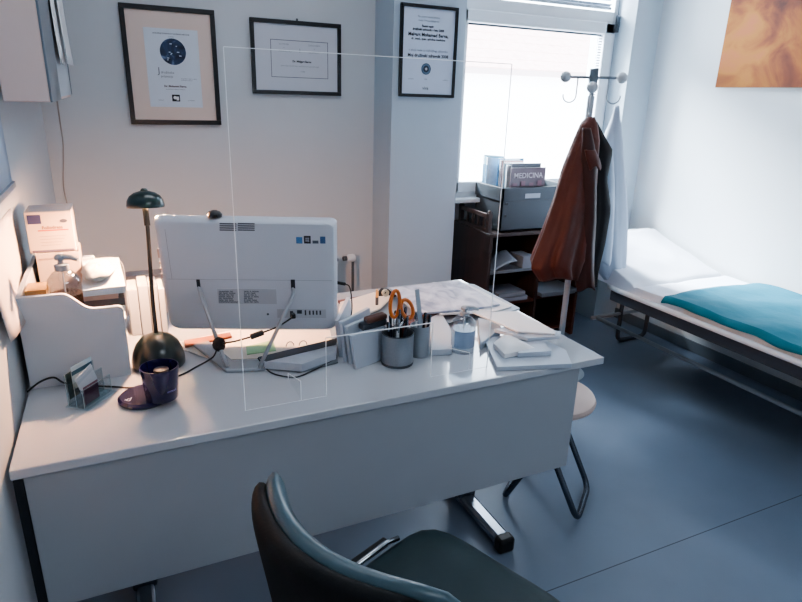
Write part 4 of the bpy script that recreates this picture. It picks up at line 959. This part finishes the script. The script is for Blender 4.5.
# ------------------------------------------------------------------ examination couch
EX0, EX1, EY0, EY1, EZ = 2.50, 3.205, .85, 2.90, .545
ec_ = thing('examination_couch', ((EX0+EX1)/2, 1.9, 0), 'low metal examination couch with white sheet and raised head along right wall', 'couch')
tube_m = mat('couch_tube', (226, 233, 240), rough=.35)
side_m = mat('couch_rail', (62, 74, 88), rough=.6, spec=.2)
MB().tube(arc([(EX0-.024, EY0, EZ-.040), (EX0-.024, 2.42, EZ-.040), (EX0+.02, 2.5, EZ-.045), (EX0+.06, 2.52, EZ-.045)], .05), .014, 10).build('edge_tube', tube_m, ec_, smooth=True)
MB().box((EX0-.012, EY0, EZ-.115), (EX0+.012, 2.45, EZ-.05)).build('side_rail', side_m, ec_, bevel=.004)
MB().box((EX1-.03, EY0, EZ-.115), (EX1-.005, 2.45, EZ-.05)).build('side_rail', side_m, ec_, bevel=.004)
MB().box((EX0+.012, EY0, EZ-.08), (EX1-.03, 2.32, EZ-.055)).build('bed_base', side_m, ec_)
HY = 2.30; SL = .29
def bed_z(y): return EZ if y < HY else EZ+(y-HY)*SL
# mattress foot part and head part
MB().box((EX0, EY0, EZ-.055), (EX1, HY-.004, EZ)).build('mattress', white_plastic, ec_, bevel=.015, seg=3)
MB().prism([(EX0, HY+.004, EZ-.053), (EX0, EY1, bed_z(EY1)-.055), (EX0, EY1, bed_z(EY1)), (EX0, HY+.004, EZ+.001)], (EX1-EX0, 0, 0)).build('raised_headrest', white_plastic, ec_, bevel=.015, seg=3)
# frame of the headrest peeping above
MB().tube(arc([(EX0+.08, EY1-.02, bed_z(EY1)-.06), (EX0+.08, EY1+.012, bed_z(EY1)-.02), (EX1-.1, EY1+.012, bed_z(EY1)-.02), (EX1-.1, EY1-.02, bed_z(EY1)-.06)], .03), .014, 10).build('headrest_bar', mat('bar_grey', (120, 128, 134), rough=.4), ec_, smooth=True)
# legs: two U-frames, long stretchers and a slanted prop
leg_m = mat('couch_leg', (150, 158, 166), rough=.4, metal=.2)
for y in (1.10, 2.72):
    MB().tube(arc([(EX0+.38, y, EZ-.1 if y < 2 else EZ-.02), (EX0+.38, y, .014), (EX1-.08, y, .014), (EX1-.08, y, EZ-.1 if y < 2 else EZ-.02)], .05), .014, 10).build('leg_frame', mat('couch_leg_shaded', (62, 68, 76), rough=.5), ec_, smooth=True)  # leg frames painted darker to stand for the shade under the couch
for x in (EX0+.17, EX1-.1):
    MB().tube([(x, 1.10, .205), (x, 2.72, .205)], .012, 10).build('stretcher', leg_m, ec_, smooth=True)
MB().tube([(EX0+.13, 2.72, .205), (EX1-.08, 2.72, .205)], .011, 10).build('cross_bar', leg_m, ec_, smooth=True)
MB().tube([(EX0+.02, 2.44, .43), (EX0+.30, 2.68, .36), (EX1-.1, 2.72, .34)], .011, 10).build('headrest_prop', leg_m, ec_, smooth=True)
# sheet
def wr(x, y, s=1.0): return (.006*noise.noise(Vector((x*5, y*5, 1.3)))+.004*noise.noise(Vector((x*13, y*9, 4.1))))*s
m = MB()
def sheet(u, v):
    u0 = u; u = u**1.7
    y = 1.96+(EY1-.012-1.96)*v; x = EX0-.008+(EX1-EX0+.006)*u
    z = bed_z(y)+.008+wr(x, y)
    k = abs(y-HY)
    z -= .010*math.exp(-(k/.012)**2)
    if u < .016: z -= (.05+max(0, (y-HY)*SL*.8))*(1-u/.016)**1.2
    if v > .95: z -= .02*((v-.95)/.05)**2
    z += .004*math.sin((y*9+x*14))*math.exp(-((y-HY-.2)/.3)**2)
    return (x, y, z)
m.slab(sheet, .004, 48, 60)
sh = solo(m, 'bed_sheet', mat('sheet_white', (232, 236, 246), rough=.8, var=.02), 'white bed sheet over the head half of couch', 'sheet', smooth=AU)
m = MB()
CB = 2.085
def cover(u, v):
    u = u**1.7
    x = EX0-.02+(EX1-EX0+.015)*u
    y1 = CB + .025*math.sin(u*2.2) ; y = EY0+.02+(y1-EY0-.02)*v
    z = EZ+.030+wr(x, y, 1.1)+.004*math.sin(y*20+x*8)
    e_ = min(u, .022)/.022; z -= .026*(1-e_)**1.2
    f_ = min(1-v, .03)/.03; z -= .010*(1-f_)
    return (x-.006*math.sin(y*31)*(1-e_), y, z)
m.slab(cover, .010, 36, 90)
solo(m, 'couch_cover', mat('teal_cloth', (24, 112, 132), rough=.8, var=.10, bump=.5, bscale=14), 'teal cloth cover spread over foot half of the couch', 'cover', smooth=AU)

# ------------------------------------------------------------------ stool behind the desk end
A_, B_, C_ = onz(588, 487, .012), onz(577, 521, .012), onz(503, 498, .012)
D_ = A_+C_-B_
sc_ = (A_+C_)/2
so = thing('stool', (sc_.x, sc_.y, 0), 'low seat with beige wooden top on bent grey steel tubes at desk end', 'stool')
tm = mat('stool_tube', (84, 92, 102), rough=.25, metal=.8)
ctr = onz(575, 388, .45); ctr = Vector((sc_.x-.055, sc_.y+.005, .43))
for p, q in ((A_, B_), (D_, C_)):
    ln = (Vector((sc_.x, sc_.y, 0))-(p+q)/2); ln.z = 0; ln = ln*1.45
    tp = [p+ln+Vector((0, 0, .43)), p, q, q+ln+Vector((0, 0, .43))]
    MB().tube(arc(tp, .05), .0115, 12).build('leg_frame', tm, so, smooth=True)
for p in (A_.lerp(B_, .3), B_.lerp(A_, .3), C_.lerp(D_, .3), D_.lerp(C_, .3)): MB().lathe([(0, 0), (.009, 0), (.009, .004), (0, .004)], (p.x, p.y, 0), 12).build('foot_pad', blackp, so)
MB().lathe([(0, .44), (.165, .44), (.177, .447), (.18, .458), (.175, .468), (.163, .472), (0, .470)], (ctr.x, ctr.y, 0), 40).build('seat', mat('beige_wood', (196, 176, 168), rough=.45, var=.05), so, smooth=AU)

# ------------------------------------------------------------------ visitor chair in front
ang = math.atan2(.38, .92)
chr_ = thing('visitor_chair', (.270, .722, 0), 'dark teal upholstered visitor chair with chrome tube frame in the foreground', 'chair', rz=ang)
teal = mat('teal_vinyl', (30, 50, 55), rough=.5, spec=.3, var=.08, scale=30, bump=.04, bscale=90)
shell_b = mat('chair_back_shell', (9, 13, 16), spec=.25, rough=.65, var=.1, scale=60, bump=.1, bscale=250)
def backbend(off):
    def f(u, v, n):   # u across (local y), v up (z), n forward (x)
        x = -.085*(1-(u/.21)**2)+.012 - .05*(v/.15)*.5 + n + off
        # top edge drops a little towards the middle-right: wing-like corner
        return (x, u, .748+v)
    return f
pillow(.43, .275, .050, p=8, n=7, bend=backbend(.014)).build('backrest_cushion', mat('teal_vinyl_lit', (62, 86, 96), rough=.34, var=.08, scale=30), chr_, smooth=True, local=True)  # lighter copy of the seat vinyl, with the window's reflection painted in
pillow(.425, .275, .044, p=10, n=6, bend=backbend(-.014)).build('backrest_shell', shell_b, chr_, smooth=True, local=True)
def seatbend(u, v, n):
    x = .268+u; y = v
    z = .472+n-.02*max(0, (u-.14)/.1)**2-.006*(1-(v/.23)**2)
    return (x, y, z)
pillow(.46, .45, .06, p=8, n=5, bend=seatbend).build('seat_cushion', teal, chr_, smooth=True, local=True)
def lb(z, x0, y0): return (x0, y0, z)
for s in (1, -1):
    y = .225*s
    MB().tube(arc([(-.03, .165*s, .80), (-.012, .17*s, .56), (.03, .2*s, .43), (.12, y, .42), (.42, y, .42), (.455, y, .40), (.50, y, .012)], .04), .0105, 12).build('frame_tube', chrome, chr_, smooth=True, local=True)
    MB().tube(arc([(.10, y, .41), (.02, y, .3), (-.06, y, .012)], .04), .0105, 12).build('rear_leg', chrome, chr_, smooth=True, local=True)
    MB().box((.16, y-.010+.022*s, .470), (.345, y+.010+.022*s, .488)).build('frame_cover', blackp, chr_, local=True, bevel=.004)
    MB().tube([(.14, y+.010*s, .482), (.33, y+.010*s, .490), (.37, y+.006*s, .482)], .0065, 10).build('seat_rail', chrome, chr_, smooth=True, local=True)
    for x in (.50, -.06): MB().lathe([(0, 0), (.014, 0), (.0135, .02), (0, .02)], (x, y, 0), 12).build('foot_cap', blackp, chr_, local=True)
MB().tube([(.12, -.225, .415), (.12, .225, .415)], .009, 10).build('cross_tube', chrome, chr_, smooth=True, local=True)

# ------------------------------------------------------------------ light
w = bpy.data.worlds.new('world'); scn.world = w; w.use_nodes = True
nt = w.node_tree; bg = nt.nodes['Background']
bg.inputs['Color'].default_value = (.80, .90, 1, 1); bg.inputs['Strength'].default_value = 12
def area(name, loc, rot, sx, sy_, power, color, portal=False):
    l = bpy.data.lights.new(name, 'AREA'); l.shape = 'RECTANGLE'; l.size = sx; l.size_y = sy_; l.energy = power; l.color = color
    o = bpy.data.objects.new(name, l); COL.objects.link(o); o.location = loc; o.rotation_euler = rot
    if portal: l.cycles.is_portal = True
    return o
area('window_portal', ((WX0+WX1)/2, WY+.10, 1.85), (-PI/2, 0, 0), WX1-WX0, 1.8, 1, (1, 1, 1), True)
# overcast daylight slanting down into the room from above the houses opposite
dl = area('daylight', (.9, 7.0, 4.4), (0, 0, 0), 3.0, 2.0, 4200, (.84, .92, 1))
dl.rotation_euler = (Vector((3.1, 2.2, 1.3))-Vector(dl.location)).to_track_quat('-Z', 'Y').to_euler()
area('ceiling_fill', (.7, 1.9, ZC-.02), (0, 0, 0), 1.2, .6, 9, (.94, .96, 1))  # added fill to lift the back and left walls; no fixture seen
area('rear_fill', (1.2, -1.2, ZC-.02), (0, 0, 0), 1.2, 1.2, 26, (.86, .93, 1))  # unseen lamp added behind the camera to brighten surfaces facing it
l = bpy.data.lights.new('lamp_bulb', 'POINT'); l.energy = 60; l.color = (1, .50, .26); l.shadow_soft_size = .012
o = bpy.data.objects.new('lamp_bulb', l); COL.objects.link(o); o.location = bp_+Vector((0, .004, -.018))

scn.view_settings.view_transform = 'AgX'
scn.view_settings.look = 'AgX - Medium High Contrast'
scn.view_settings.exposure = .05
scn.cycles.use_denoising = True
scn.cycles.max_bounces = 10
scn.cycles.transparent_max_bounces = 16
scn.cycles.sample_clamp_indirect = 6
